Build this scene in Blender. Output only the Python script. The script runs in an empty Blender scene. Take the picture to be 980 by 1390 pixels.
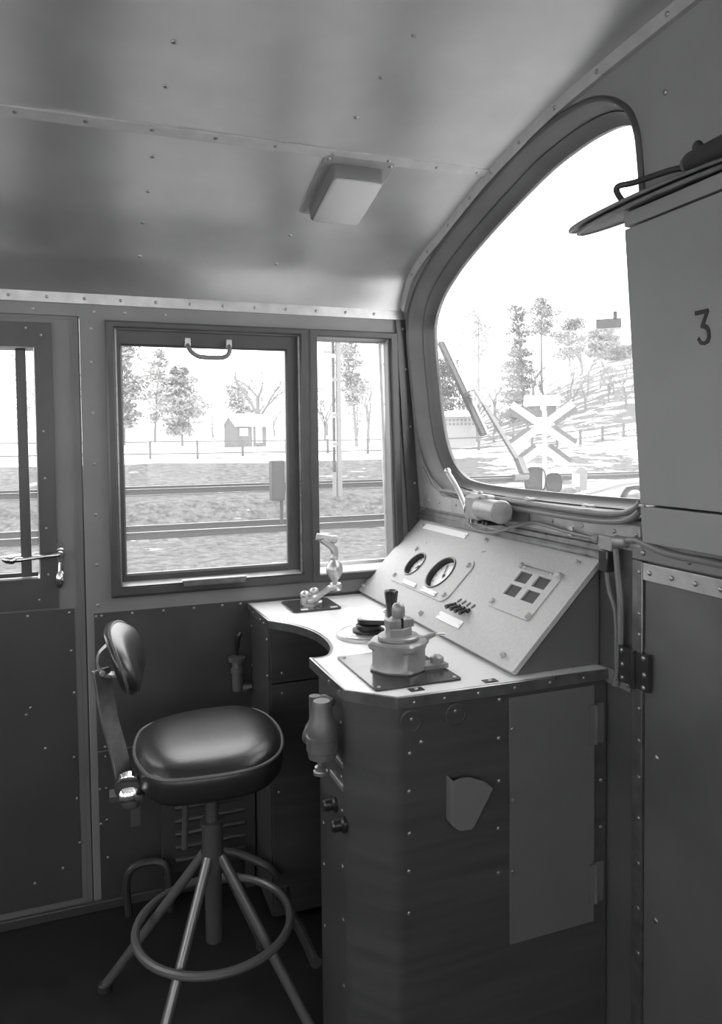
import bpy, bmesh, math, random
from mathutils import Vector, Matrix, Euler
R_ = random.Random(7)
PI = math.pi
V = Vector
S = bpy.context.scene
COL = S.collection

# ------------------------------------------------------------------ materials
def mat(name, col, rough=.5, metal=0., spec=.5, noise=0., nscale=20., stretch=(1, 1, 1), bump=0., bscale=60., coat=0.):
    m = bpy.data.materials.new(name); m.use_nodes = True
    nt = m.node_tree; b = nt.nodes['Principled BSDF']
    if not isinstance(col, tuple): col = (col, col, col)
    b.inputs['Base Color'].default_value = (*col, 1)
    b.inputs['Roughness'].default_value = rough
    b.inputs['Metallic'].default_value = metal
    b.inputs['Specular IOR Level'].default_value = spec
    b.inputs['Coat Weight'].default_value = coat
    tc = nt.nodes.new('ShaderNodeTexCoord'); mp = nt.nodes.new('ShaderNodeMapping')
    mp.inputs['Scale'].default_value = stretch
    nt.links.new(tc.outputs['Object'], mp.inputs['Vector'])
    if noise:
        n = nt.nodes.new('ShaderNodeTexNoise'); n.inputs['Scale'].default_value = nscale; n.inputs['Detail'].default_value = 6
        nt.links.new(mp.outputs[0], n.inputs['Vector'])
        r = nt.nodes.new('ShaderNodeMapRange')
        r.inputs['From Min'].default_value = .3; r.inputs['From Max'].default_value = .7
        r.inputs['To Min'].default_value = max(0, 1-noise); r.inputs['To Max'].default_value = 1+noise
        nt.links.new(n.outputs['Fac'], r.inputs['Value'])
        x = nt.nodes.new('ShaderNodeMix'); x.data_type = 'RGBA'; x.blend_type = 'MULTIPLY'; x.inputs[0].default_value = 1
        x.inputs[6].default_value = (*col, 1)
        nt.links.new(r.outputs[0], x.inputs[7]); nt.links.new(x.outputs[2], b.inputs['Base Color'])
        r2 = nt.nodes.new('ShaderNodeMapRange'); r2.inputs['To Min'].default_value = max(.02, rough-min(.12, noise*.35)); r2.inputs['To Max'].default_value = min(1, rough+min(.12, noise*.35))
        nt.links.new(n.outputs['Fac'], r2.inputs['Value']); nt.links.new(r2.outputs[0], b.inputs['Roughness'])
    if bump:
        n2 = nt.nodes.new('ShaderNodeTexNoise'); n2.inputs['Scale'].default_value = bscale; n2.inputs['Detail'].default_value = 4
        nt.links.new(mp.outputs[0], n2.inputs['Vector'])
        bp = nt.nodes.new('ShaderNodeBump'); bp.inputs['Strength'].default_value = bump; bp.inputs['Distance'].default_value = .004
        nt.links.new(n2.outputs['Fac'], bp.inputs['Height']); nt.links.new(bp.outputs[0], b.inputs['Normal'])
    return m

def glass_mat():
    m = bpy.data.materials.new('window_glass'); m.use_nodes = True
    nt = m.node_tree; nt.nodes.clear()
    o = nt.nodes.new('ShaderNodeOutputMaterial'); t = nt.nodes.new('ShaderNodeBsdfTransparent')
    g = nt.nodes.new('ShaderNodeBsdfGlossy'); g.inputs['Roughness'].default_value = .02
    d = nt.nodes.new('ShaderNodeBsdfTranslucent'); d.inputs['Color'].default_value = (.9, .9, .9, 1)
    t.inputs['Color'].default_value = (.95, .95, .95, 1)
    lw = nt.nodes.new('ShaderNodeLayerWeight'); lw.inputs['Blend'].default_value = .5; pw = nt.nodes.new('ShaderNodeMath'); pw.operation = 'POWER'; pw.inputs[1].default_value = 4; ml = nt.nodes.new('ShaderNodeMath'); ml.operation = 'MULTIPLY_ADD'; ml.inputs[1].default_value = .7; ml.inputs[2].default_value = .012
    nt.links.new(lw.outputs['Facing'], pw.inputs[0]); nt.links.new(pw.outputs[0], ml.inputs[0])
    mx = nt.nodes.new('ShaderNodeMixShader'); mx2 = nt.nodes.new('ShaderNodeMixShader'); mx2.inputs[0].default_value = GLASS_DUST
    nt.links.new(t.outputs[0], mx2.inputs[1]); nt.links.new(d.outputs[0], mx2.inputs[2])
    nt.links.new(ml.outputs[0], mx.inputs[0]); nt.links.new(mx2.outputs[0], mx.inputs[1]); nt.links.new(g.outputs[0], mx.inputs[2])
    nt.links.new(mx.outputs[0], o.inputs[0])
    return m
GLASS_DUST = .04

M = {}
M['ceil'] = mat('brushed_ceiling_sheet', .58, .33, .8, noise=.14, nscale=3.2, bump=.12, bscale=5)
M['alu'] = mat('worn_aluminium', .50, .36, .8, noise=.14, nscale=25)
M['alud'] = mat('dull_metal_edge', .26, .30, .8, noise=.2, nscale=30)
M['wall'] = mat('grey_wall_paint', .195, .40, .0, noise=.10, nscale=5, bump=.05)
M['walldk'] = mat('shaded_wall_paint', .052, .42, .0, noise=.2, nscale=6, bump=.05)  # wall grey darkened, puts the shade low in the cab into the colour
M['door'] = mat('door_paint', .165, .40, .0, noise=.10, nscale=5)
M['kick'] = mat('shaded_kick_panel', .052, .42, .0, noise=.12, nscale=5)  # door grey darkened to carry the shade towards the floor
M['rivet'] = mat('rivet_head', .32, .35, .8)
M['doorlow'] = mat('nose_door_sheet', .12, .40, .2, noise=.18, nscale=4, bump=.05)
M['frame'] = mat('dark_window_frame', .058, .34, .0, noise=.12, nscale=14)
M['reveal'] = mat('windscreen_reveal_paint', .085, .32, .0, noise=.15, nscale=8)
M['rubber'] = mat('black_rubber', .035, .5)
M['black'] = mat('black_bakelite', .018, .28)
M['chrome'] = mat('polished_chrome', .75, .12, 1.)
M['steel'] = mat('plain_steel', .5, .35, .9, noise=.15, nscale=40)
M['desk'] = mat('desk_panel_paint', .075, .40, .2, noise=.18, nscale=3, stretch=(1, 1, 12), bump=.05, bscale=40)
M['deskdoor'] = mat('cabinet_door_paint', .125, .5, .0, noise=.06, nscale=8)
M['top'] = mat('pale_desktop_laminate', .86, .32, .0, noise=.03, nscale=9)
M['panel'] = mat('console_hammered_paint', .46, .45, .0, noise=.07, nscale=120, bump=.25, bscale=260)
M['white'] = mat('white_plate', .86, .4)
M['dial'] = mat('dial_face', .92, .4)
M['darkpl'] = mat('dark_plate', .035, .20, noise=.2, nscale=30)
M['cast'] = mat('pale_cast_metal', .31, .40, .35, noise=.12, nscale=30, bump=.1, bscale=150)
M['castdk'] = mat('grey_cast_metal', .13, .42, .2, noise=.2, nscale=30, bump=.1, bscale=120)
M['leather'] = mat('dark_leather', .022, .30, 0., .65, noise=.10, nscale=12, bump=.10, bscale=180)
M['piping'] = mat('seat_piping', .10, .4)
M['tube'] = mat('painted_steel_tube', .19, .30, .5)
M['tubedk'] = mat('dark_steel_tube', .12, .38, .5)
M['holder'] = mat('holder_paint', .15, .5)
M['locker'] = mat('locker_paint', .27, .42, .0, noise=.08, nscale=4)
M['floor'] = mat('dark_floor_covering', .012, .6, noise=.3, nscale=12)
M['cable'] = mat('grey_cable', .17, .42)
M['lampglass'] = mat('milky_lamp_cover', .42, .35)
M['pipe'] = mat('dark_pipe', .05, .45, .2)
M['hole'] = mat('dark_indicator_glass', .075, .6, 0., .2)
M['ink'] = mat('black_paint', .02, .5)
# outside
M['snow'] = mat('snow', .86, .8)
M['rail'] = mat('rail_steel', .03, .5, .1)
M['sleeper'] = mat('sleeper_wood', .10, .8, noise=.3, nscale=6)
M['pine'] = mat('hazed_pine_needles', .21, .8)  # needles lightened to stand in for outdoor haze
M['pinedk'] = mat('dark_conifer_needles', .13, .8)
M['bark'] = mat('hazed_bark', .12, .8)  # bark toned pale in place of haze
M['twig'] = mat('pale_twigs', .12, .8)
M['fence'] = mat('weathered_fence_wood', .085, .8)
M['hutwall'] = mat('hut_boards', .10, .8)
M['hutdk'] = mat('dark_window_pane', .10, .3)
M['hillwall'] = mat('pale_plaster', .22, .8)
M['signwhite'] = mat('white_sign_enamel', .86, .4)
M['signgrey'] = mat('grey_sign_edge', .075, .5)
M['lamp_hood'] = mat('dark_lamp_hood', .02, .5, noise=.3, nscale=6)
M['pole'] = mat('pale_mast', .20, .7)
M['grey_out'] = mat('trackside_cabinet_paint', .03, .6)
M['hazepine'] = mat('haze_paled_needles', .34, .8)  # distance haze put into the needle colour
M['hazetwig'] = mat('haze_paled_twigs', .24, .8)  # twigs paled likewise for the distance haze
M['slate'] = mat('dark_roof', .02, .8, 0., .1)
M['strip'] = mat('pale_cover_strip', .46, .38, .35, noise=.10, nscale=25)
M['wallf'] = mat('front_wall_paint', .25, .40, .0, noise=.08, nscale=5, bump=.04)
M['glass'] = glass_mat()

def terrain_mat():
    m = bpy.data.materials.new('snowy_ground'); m.use_nodes = True
    nt = m.node_tree; b = nt.nodes['Principled BSDF']; b.inputs['Roughness'].default_value = .9; b.inputs['Specular IOR Level'].default_value = .1
    tc = nt.nodes.new('ShaderNodeTexCoord')
    mp = nt.nodes.new('ShaderNodeMapping'); mp.inputs['Scale'].default_value = (.55, 1, 1)
    nt.links.new(tc.outputs['Object'], mp.inputs[0])
    n = nt.nodes.new('ShaderNodeTexNoise'); n.inputs['Scale'].default_value = .85; n.inputs['Detail'].default_value = 8; n.inputs['Roughness'].default_value = .68
    nt.links.new(mp.outputs[0], n.inputs['Vector'])
    at = nt.nodes.new('ShaderNodeAttribute'); at.attribute_name = 'snow_cover'
    # noise + cover - 1 -> mask
    ad = nt.nodes.new('ShaderNodeMath'); ad.operation = 'ADD'
    nt.links.new(n.outputs['Fac'], ad.inputs[0]); nt.links.new(at.outputs['Fac'], ad.inputs[1])
    r = nt.nodes.new('ShaderNodeMapRange'); r.inputs['From Min'].default_value = .97; r.inputs['From Max'].default_value = 1.05
    nt.links.new(ad.outputs[0], r.inputs['Value'])
    g = nt.nodes.new('ShaderNodeTexNoise'); g.inputs['Scale'].default_value = 4.5; g.inputs['Detail'].default_value = 10; g.inputs['Roughness'].default_value = .75
    nt.links.new(tc.outputs['Object'], g.inputs['Vector'])
    cr = nt.nodes.new('ShaderNodeValToRGB'); cr.color_ramp.elements[0].position = .32; cr.color_ramp.elements[1].position = .72
    cr.color_ramp.elements[0].color = (.016, .016, .016, 1); cr.color_ramp.elements[1].color = (.16, .16, .16, 1)
    nt.links.new(g.outputs['Fac'], cr.inputs[0])
    x = nt.nodes.new('ShaderNodeMix'); x.data_type = 'RGBA'
    x.inputs[7].default_value = (.82, .82, .82, 1)
    nt.links.new(r.outputs[0], x.inputs[0]); nt.links.new(cr.outputs[0], x.inputs[6]); nt.links.new(x.outputs[2], b.inputs['Base Color'])
    return m
M['terrain'] = terrain_mat()

# ------------------------------------------------------------------ mesh builder
class MB:
    def __init__(s): s.bm = bmesh.new(); s.two = False
    def face(s, vs):
        try: return s.bm.faces.new(vs)
        except ValueError: return None
    def box(s, x0, x1, y0, y1, z0, z1, mtx=None):
        vs = [s.bm.verts.new((x, y, z)) for x in (x0, x1) for y in (y0, y1) for z in (z0, z1)]
        if mtx:
            for v in vs: v.co = mtx @ v.co
        for f in ((0, 1, 3, 2), (4, 6, 7, 5), (0, 4, 5, 1), (2, 3, 7, 6), (0, 2, 6, 4), (1, 5, 7, 3)): s.face([vs[i] for i in f])
        return s
    def bar(s, p, q, w, h, up=(0, 0, 1)):
        p, q = V(p), V(q); d = (q-p).normalized(); u = V(up)
        a = d.cross(u).normalized(); b = a.cross(d).normalized()
        m = Matrix((d, a, b)).transposed().to_4x4(); m.translation = p
        return s.box(0, (q-p).length, -w/2, w/2, -h/2, h/2, m)
    def loft(s, loops, cap0=False, cap1=False, closed=True):
        rows = [[s.bm.verts.new(p) for p in L] for L in loops]
        n = len(rows[0])
        for a, b in zip(rows, rows[1:]):
            for i in range(n if closed else n-1):
                j = (i+1) % n; s.face((a[i], a[j], b[j], b[i]))
        if cap0: s.face(rows[0][::-1])
        if cap1: s.face(rows[-1])
        return s
    def prism(s, poly, vec):
        vec = V(vec); return s.loft([[V(p) for p in poly], [V(p)+vec for p in poly]], True, True)
    def lathe(s, prof, o=(0, 0, 0), axis=(0, 0, 1), seg=24, cap=True):
        o = V(o); ax = V(axis).normalized(); t = V((1, 0, 0)) if abs(ax.x) < .9 else V((0, 1, 0))
        u = ax.cross(t).normalized(); w = ax.cross(u)
        L = [[o+ax*z+(u*math.cos(2*PI*i/seg)+w*math.sin(2*PI*i/seg))*max(r, 1e-5) for i in range(seg)] for r, z in prof]
        return s.loft(L, cap, cap)
    def cyl(s, p, q, r, r2=None, seg=16):
        p, q = V(p), V(q); return s.lathe([(r, 0), (r if r2 is None else r2, (q-p).length)], p, q-p, seg)
    def tube(s, pts, r, seg=10, closed=False, flat=None):
        pts = [V(p) for p in pts]; n = len(pts); L = []; prev = None
        for i, p in enumerate(pts):
            a = pts[(i-1) % n] if (closed or i) else p; b = pts[(i+1) % n] if (closed or i < n-1) else p
            d = (b-a).normalized()
            if prev is None:
                t = V((0, 0, 1)) if abs(d.z) < .9 else V((1, 0, 0)); u = d.cross(t).normalized()
            else: u = (prev-d*prev.dot(d)).normalized()
            prev = u; w = d.cross(u); rr = r[i] if isinstance(r, (list, tuple)) else r
            L.append([p+(u*math.cos(2*PI*k/seg)+w*math.sin(2*PI*k/seg))*rr for k in range(seg)])
        if closed: L.append(L[0])
        return s.loft(L, not closed, not closed)
    def ball(s, c, r, seg=16, rings=10, sc=(1, 1, 1)):
        c = V(c); L = []
        for i in range(rings+1):
            t = PI*i/rings; rr = max(math.sin(t), 1e-4)
            L.append([c+V((rr*math.cos(2*PI*k/seg)*sc[0], rr*math.sin(2*PI*k/seg)*sc[1], math.cos(t)*sc[2]))*r for k in range(seg)])
        return s.loft(L, True, True)
    def rivet(s, p, n, r=.006, h=.6):
        k = len(s.bm.faces); s.lathe([(r, 0), (r*.92, r*h*.5), (r*.55, r*h*.9), (r*.1, r*h)], p, n, 8); s.bm.faces.ensure_lookup_table(); s.two = True
        for f in s.bm.faces[k:]: f.material_index = 1
        return s
    def plate(s, loops, t, fn):
        """a flat sheet with holes: loops of (a,b); fn maps (a,b,h), h in 0..t, to a point"""
        cu = bpy.data.curves.new('tmp', 'CURVE'); cu.dimensions = '2D'; cu.fill_mode = 'BOTH'; cu.extrude = .5
        for L in loops:
            sp = cu.splines.new('POLY'); sp.points.add(len(L)-1); sp.use_cyclic_u = True
            for i, p in enumerate(L): sp.points[i].co = (p[0], p[1], 0, 1)
        ob = bpy.data.objects.new('tmp', cu); COL.objects.link(ob)
        dg = bpy.context.evaluated_depsgraph_get(); me = bpy.data.meshes.new_from_object(ob.evaluated_get(dg))
        b2 = bmesh.new(); b2.from_mesh(me)
        mp = {}
        for v in b2.verts: mp[v] = s.bm.verts.new(fn(v.co.x, v.co.y, (v.co.z+.5)*t))
        for f in b2.faces: s.face([mp[v] for v in f.verts])
        b2.free(); bpy.data.objects.remove(ob); bpy.data.curves.remove(cu); bpy.data.meshes.remove(me)
        return s
    def build(s, name, m, parent=None, smooth=35, bevel=0, label=None, loc=None):
        bmesh.ops.remove_doubles(s.bm, verts=s.bm.verts, dist=1e-6)
        bmesh.ops.recalc_face_normals(s.bm, faces=s.bm.faces)
        me = bpy.data.meshes.new(name); s.bm.to_mesh(me); s.bm.free()
        me.materials.append(M[m] if isinstance(m, str) else m)
        if s.two: me.materials.append(M['rivet'])
        if smooth:
            me.polygons.foreach_set('use_smooth', [True]*len(me.polygons))
            me.set_sharp_from_angle(angle=math.radians(smooth))
        o = bpy.data.objects.new(name, me); COL.objects.link(o)
        if parent:
            o.parent = parent; o.matrix_parent_inverse = MW(parent).inverted()
        if bevel:
            b = o.modifiers.new('bevel', 'BEVEL'); b.width = bevel; b.segments = 2; b.limit_method = 'ANGLE'; b.angle_limit = math.radians(40)
            b.harden_normals = False
        if label: o['label'] = label
        return o

def MW(o):
    m = Matrix.LocRotScale(o.location, o.rotation_euler, o.scale)
    return MW(o.parent) @ o.matrix_parent_inverse @ m if o.parent else m
def tag(o, label, cat, group=None, kind=None):
    o['label'] = label; o['category'] = cat
    if group: o['group'] = group
    if kind: o['kind'] = kind
    return o
def thing(name, label, cat, loc=(0, 0, 0), group=None, kind=None):
    o = bpy.data.objects.new(name, None); COL.objects.link(o); o.location = loc; o.empty_display_size = .1
    return tag(o, label, cat, group, kind)
def struct(o, label=None, cat=None):
    o['kind'] = 'structure'
    if label: o['label'] = label
    if cat: o['category'] = cat
    return o
def arc(cx, cy, r, a0, a1, n): return [(cx+r*math.cos(math.radians(a0+(a1-a0)*i/n)), cy+r*math.sin(math.radians(a0+(a1-a0)*i/n))) for i in range(n+1)]
def rrect(x0, x1, y0, y1, r, n=5):
    return arc(x1-r, y1-r, r, 0, 90, n)+arc(x0+r, y1-r, r, 90, 180, n)+arc(x0+r, y0+r, r, 180, 270, n)+arc(x1-r, y0+r, r, 270, 360, n)
def circle(cx, cy, r, n=32): return [(cx+r*math.cos(2*PI*i/n), cy+r*math.sin(2*PI*i/n)) for i in range(n)]
def catmull(P, n=6, closed=False):
    out = []; N = len(P); P = [V(p) if len(p) == 3 else V((*p, 0)) for p in P]; two = True
    for i in range(N if closed else N-1):
        g = (lambda k: P[k % N]) if closed else (lambda k: P[min(max(k, 0), N-1)])
        a, b, c, d = g(i-1), g(i), g(i+1), g(i+2)
        for j in range(n):
            t = j/n; out.append(.5*((2*b)+(c-a)*t+(2*a-5*b+4*c-d)*t*t+(3*b-a-3*c+d)*t**3))
    if not closed: out.append(P[-1])
    return out
def offset_loop(L, d):
    """move a closed 2-D loop outwards by d (counter-clockwise or clockwise alike)"""
    n = len(L); A = sum(L[i][0]*L[(i+1) % n][1]-L[(i+1) % n][0]*L[i][1] for i in range(n)); sg = 1 if A > 0 else -1; out = []
    for i in range(n):
        a, b = L[i-1], L[(i+1) % n]; tx, ty = b[0]-a[0], b[1]-a[1]; l = math.hypot(tx, ty) or 1
        out.append((L[i][0]+sg*d*ty/l, L[i][1]-sg*d*tx/l))
    return out

# ------------------------------------------------------------------ the cab shell
D = 2.398            # plane of the side wall with the two windows
YC = .6              # centre line of the cab
K = .0765            # rake of the windscreen wall
def FX(z): return 1.055-K*(z-1.885) if z > 1.10 else 1.115
XB = -1.55           # rear wall
half = [(2.398, 1.885), (2.392, 1.905), (2.362, 1.945), (2.30, 2.003), (2.2, 2.045), (2.07, 2.080), (1.9, 2.127), (1.74, 2.166), (1.52, 2.205), (1.34, 2.222), (1.07, 2.236), (.8, 2.243), (.6, 2.245)]
hp = [(p.x, p.y) for p in catmull(half, 5)]
PROF = hp+[(2*YC-y, z) for y, z in hp[-2::-1]]          # (Y, Z) from the left wall over the crown to the right wall
def ceil_z(y):
    for (a, b), (c, d) in zip(PROF, PROF[1:]):
        if c <= y <= a and a != c: return b+(d-b)*(a-y)/(a-c)
    return 2.2
def ceil_n(y):
    d = (ceil_z(y+.02)-ceil_z(y-.02))/.04
    return V((0, d, -1)).normalized()

b = MB(); b.box(XB-.1, 1.25, -1.3, 2.5, -.08, 0); struct(b.build('floor', 'floor'))
# ceiling: a bent sheet with a thickness, its screws in it
b = MB()
xs = [XB+i*(1.06-XB)/12 for i in range(13)]
def cpt(x, y, z, up): return (min(x, FX(z)+.002), y, z+up)
b.loft([[cpt(x, y, z, 0) for y, z in PROF] for x in xs], closed=False)
b.loft([[cpt(x, y, z, .04) for y, z in PROF] for x in xs], closed=False)
for x, y in ((.174, 1.467), (.172, 1.607), (.605, 1.316), (.598, 1.465), (.595, 1.614), (.165, 1.86), (.164, 2.0), (.16, 2.147), (.161, 2.298), (.579, 2.145), (.572, 2.289), (-.26, 2.15), (-.26, 2.0), (-.26, 1.6), (.174, 1.2), (.6, 1.1)):
    b.rivet((x, y, ceil_z(y)), ceil_n(y), .0062)
struct(b.build('ceiling', 'ceil', smooth=60))
# the lapped seam strip along the ceiling
b = MB()
ys = [1.742+.034*i/4 for i in range(5)]
low = [V((0, y, ceil_z(y)))+ceil_n(y)*.004 for y in ys]; high = [V((0, y, ceil_z(y)))+ceil_n(y)*-.002 for y in ys]
ring = low+high[::-1]
b.loft([[p+V((x, 0, 0)) for p in ring] for x in (XB, 1.03)], True, True)
for x in (-.7, -.56, -.42, -.27, -.126, .015, .156, .299, .442, .587, .735, .871, .99):
    b.rivet(V((x, 1.758, ceil_z(1.758)))+ceil_n(1.758)*.004, ceil_n(1.758), .0055)
struct(b.build('trim_1', 'strip'))
# the curved strip where the ceiling meets the windscreen wall
b = MB()
def strip_pt(y, z, dn, dx): n = ceil_n(min(max(y, -1.1), 2.36)); return V((FX(z)-dx, y, z))+V((0, n.y*dn, n.z*dn))
P2 = [p for p in PROF if -1.19 < p[0] < 2.39]
b.loft([[strip_pt(y, z, -.001, .018) for y, z in P2], [strip_pt(y, z, .020, .012) for y, z in P2], [strip_pt(y, z, .0225, .010) for y, z in P2], [strip_pt(y, z, .0225, -.004) for y, z in P2]], closed=False)
b.loft([[strip_pt(y, z, -.003, .024) for y, z in P2], [strip_pt(y, z, -.001, .018) for y, z in P2]], closed=False)
for y in (2.28, 2.15, 2.0, 1.86, 1.74, 1.6, 1.45, 1.3, 1.1, .95):
    b.rivet(strip_pt(y, ceil_z(y), .011, .0145), (-1, 0, 0), .0055)
struct(b.build('trim_2', 'strip', smooth=50))
# the strip along the top of the side wall
b = MB(); b.box(XB, 1.05, D-.006, D+.01, 1.872, 1.904)
for i in range(17): b.rivet((-.62+.104*i, D-.006, 1.888), (0, -1, 0), .0055)
struct(b.build('trim_3', 'alu', bevel=.0015))

# side wall sheet with its openings
YW = lambda a, z, h: (a, D+h, z)
W1 = [(.085, 1.0), (.668, 1.0), (.668, 1.802), (.085, 1.802)]
W2 = [(.735, .998), (1.008, .998), (.990, 1.803), (.735, 1.803)]
DO = [(-.66, .012), (-.013, .012), (-.013, 1.836), (-.66, 1.836)]
b = MB()
b.plate([[(XB, 0), (1.115, 0), (1.115, 1.06), (1.052, 1.9), (XB, 1.9)], W1, W2, DO], .05, YW)
for z in (1.80, 1.70, 1.545, 1.39, 1.235, 1.08, .955): b.rivet((.020, D, z), (0, -1, 0), .0055)
for x in (-.5, -.38, -.26, -.14, .03, .12, .24): b.rivet((x, D, 1.852), (0, -1, 0), .005)
struct(b.build('wall_left', 'wall', smooth=20))
# lower sheets below the windows and the door post strip
b = MB()
b.box(.008, 1.10, D-.003, D+.002, .50, .930)
for x in (.014, .03, .12, .215, .31, .40, .46): b.rivet((x, D-.003, .921), (0, -1, 0), .005)
for x, z in ((.03, .82), (.03, .68), (.03, .56), (.03, .51), (.45, .70), (.45, .55), (.3, .51)): b.rivet((x, D-.003, z), (0, -1, 0), .005)
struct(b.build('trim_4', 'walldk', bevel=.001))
b = MB()
b.box(.008, 1.10, D-.003, D+.002, .03, .496)
for x, z in ((.03, .48), (.03, .38), (.03, .28), (.03, .16), (.012, .38), (.012, .27), (.17, .38), (.3, .48), (.45, .45)): b.rivet((x, D-.003, z), (0, -1, 0), .0045)
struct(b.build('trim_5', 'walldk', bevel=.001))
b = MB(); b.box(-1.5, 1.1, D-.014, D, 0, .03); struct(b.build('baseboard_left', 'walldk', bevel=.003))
# dark corner post between the small window and the windscreen
b = MB()
b.prism([(FX(1.895)-.036, D-.001, 1.872), (FX(1.895)+.0, D-.001, 1.872), (1.116, D-.001, 1.06), (1.112, D-.001, .93), (1.075, D-.001, .93)], (0, -.012, 0))
for z in (1.84, 1.70, 1.5, 1.3): b.rivet((FX(z)-.026+.012, D-.013, z), (0, -1, 0), .005)
struct(b.build('trim_6', 'frame', bevel=.003))

# windscreen wall, raked, with the two openings
OUT = [(1.205, 1.36), (1.222, 1.305), (1.285, 1.276), (1.55, 1.268), (1.914, 1.267), (2.10, 1.274), (2.19, 1.29), (2.27, 1.335), (2.325, 1.41), (2.352, 1.50), (2.366, 1.65), (2.368, 1.80), (2.345, 1.885), (2.27, 1.960), (2.17, 2.012), (2.072, 2.050), (1.877, 2.107), (1.64, 2.163), (1.50, 2.180), (1.40, 2.181), (1.32, 2.168), (1.255, 2.133), (1.215, 2.08), (1.203, 1.98), (1.203, 1.66)]
RIM = [(p.x, p.y) for p in catmull(OUT, 5, True)]
RIM2 = [(2*YC-y, z) for y, z in RIM]
FWP = lambda y, z, h: (FX(z)+h, y, z)
b = MB()
outl = [(2.45, 1.205), (2.45, 1.86)]+[(y+(.0), z+.035) for y, z in PROF]+[(-1.25, 1.86), (-1.25, 1.205)]
b.plate([outl, RIM, RIM2], .03, FWP)
b.rivet((FX(2.10)-.001, 1.13, 2.10), (-1, 0, 0), .006); b.rivet((FX(2.0)-.001, 1.0, 2.05), (-1, 0, 0), .005)
for y in (2.30, 2.20, 2.08, 1.8, 1.6, 1.45, 1.33): b.rivet((FX(1.243), y, 1.243), (-1, 0, 0), .0052)
struct(b.build('wall_front', 'wallf', smooth=20))
# lower part of the front wall
b = MB()
b.plate([[(2.45, 0), (2.45, 1.205), (-1.25, 1.205), (-1.25, 0)]], .04, lambda y, z, h: (1.115+h, y, z))
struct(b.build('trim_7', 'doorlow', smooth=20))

def windscreen(name, rim, label):
    t = struct(thing(name, label, 'window', (FX(1.27), sum(p[0] for p in rim)/len(rim), 1.27)))
    b = MB()
    Ls = []
    for d, x in ((.007, .001), (.0065, -.007), (.001, -.011), (-.004, -.008), (-.006, .002)):
        Ls.append([(FX(z)+x, y, z) for y, z in offset_loop(rim, d)])
    b.loft(Ls); b.build('rubber_seal', 'frame', t, smooth=60)
    b = MB(); Ls = []
    for d, x in ((-.005, -.004), (-.010, .012), (-.014, .042), (-.016, .048), (-.018, .046), (-.028, .068), (-.036, .074), (-.040, .078), (-.040, .090)):
        Ls.append([(FX(z)+x, y, z) for y, z in offset_loop(rim, d)])
    b.loft(Ls); b.build('reveal', 'reveal', t, smooth=40)
    b = MB(); b.plate([offset_loop(rim, -.037)], .004, lambda y, z, h: (FX(z)+.080+h, y, z)); b.build('pane', 'glass', t, smooth=0)
    return t
windscreen('window_3', RIM, 'curved-top windscreen ahead of the driving desk')
windscreen('window_4', RIM2, 'second windscreen beyond the centre pillar')

# side window with sliding sash
t = struct(thing('window_1', 'large sliding side window beside the driving seat', 'window', (.375, D, .98)))
def rect(x0, x1, z0, z1): return [(x0, z0), (x1, z0), (x1, z1), (x0, z1)]
def ring(b, seq):
    b.loft([[(x, y, z) for x, z in L] for L, y in seq]); return b
b = MB(); ring(b, [(rect(.060, .697, .975, 1.826), D), (rect(.060, .697, .975, 1.826), D-.014), (rect(.066, .692, .982, 1.820), D-.018), (rect(.083, .676, 1.003, 1.809), D-.018), (rect(.087, .671, 1.008, 1.804), D-.010), (rect(.087, .671, 1.008, 1.804), D+.05)])
b.build('outer_frame', 'frame', t, smooth=20)
b = MB(); ring(b, [(rect(.088, .670, 1.009, 1.803), D+.030), (rect(.088, .670, 1.009, 1.803), D+.012), (rect(.093, .664, 1.014, 1.80), D+.009), (rect(.104, .634, 1.036, 1.76), D+.009), (rect(.109, .628, 1.042, 1.754), D+.016), (rect(.109, .628, 1.042, 1.754), D+.032)])
b.build('sash', 'frame', t, smooth=20)
b = MB(); b.box(.105, .632, D+.020, D+.024, 1.038, 1.758); b.build('pane', 'glass', t, smooth=0)
b = MB(); b.box(.0875, .0925, D-.0100, D+.012, 1.012, 1.80); b.box(.665, .6705, D-.010, D+.03, 1.012, 1.80)
for z in (1.05, 1.15, 1.27, 1.39, 1.51, 1.63, 1.73): b.rivet((.09, D-.010, z), (0, -1, 0), .003); b.rivet((.668, D-.010, z), (0, -1, 0), .003)
b.build('guide_strip', 'alud', t)
b = MB(); b.prism([(.0925, D-.016, 1.0085), (.0925, D+.012, 1.020), (.0925, D+.012, 1.008)], (.573, 0, 0)); b.build('sill_ledge', 'strip', t)
b = MB()
for xx in (.0, ):
    L = []
    for s_, dz, dy in ((0, 0, 0), (0, .016, .0), (0, .02, .006), (0, .02, .02)):
        L.append([(.278-dz*.4, D-.034+dy, 1.000+dz), (.470+dz*.4, D-.034+dy, 1.000+dz)])
    b.loft(L, closed=False)
b.box(.278, .470, D-.034, D-.016, .998, 1.001)
b.build('finger_grip', 'alud', t)
b = MB(); b.tube(catmull([(.305, D-.002, 1.766), (.307, D-.022, 1.750), (.315, D-.032, 1.735), (.335, D-.034, 1.722), (.365, D-.034, 1.719), (.40, D-.034, 1.719), (.422, D-.034, 1.724), (.433, D-.032, 1.737), (.436, D-.022, 1.752), (.436, D-.002, 1.766)], 4), .0072, 10)
h_ = b.build('pull_handle', 'cable', t)
b = MB(); b.box(.297, .315, D-.016, D+.008, 1.756, 1.781); b.box(.427, .445, D-.016, D+.008, 1.756, 1.781); b.build('handle_socket', 'alu', h_, bevel=.002)

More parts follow.
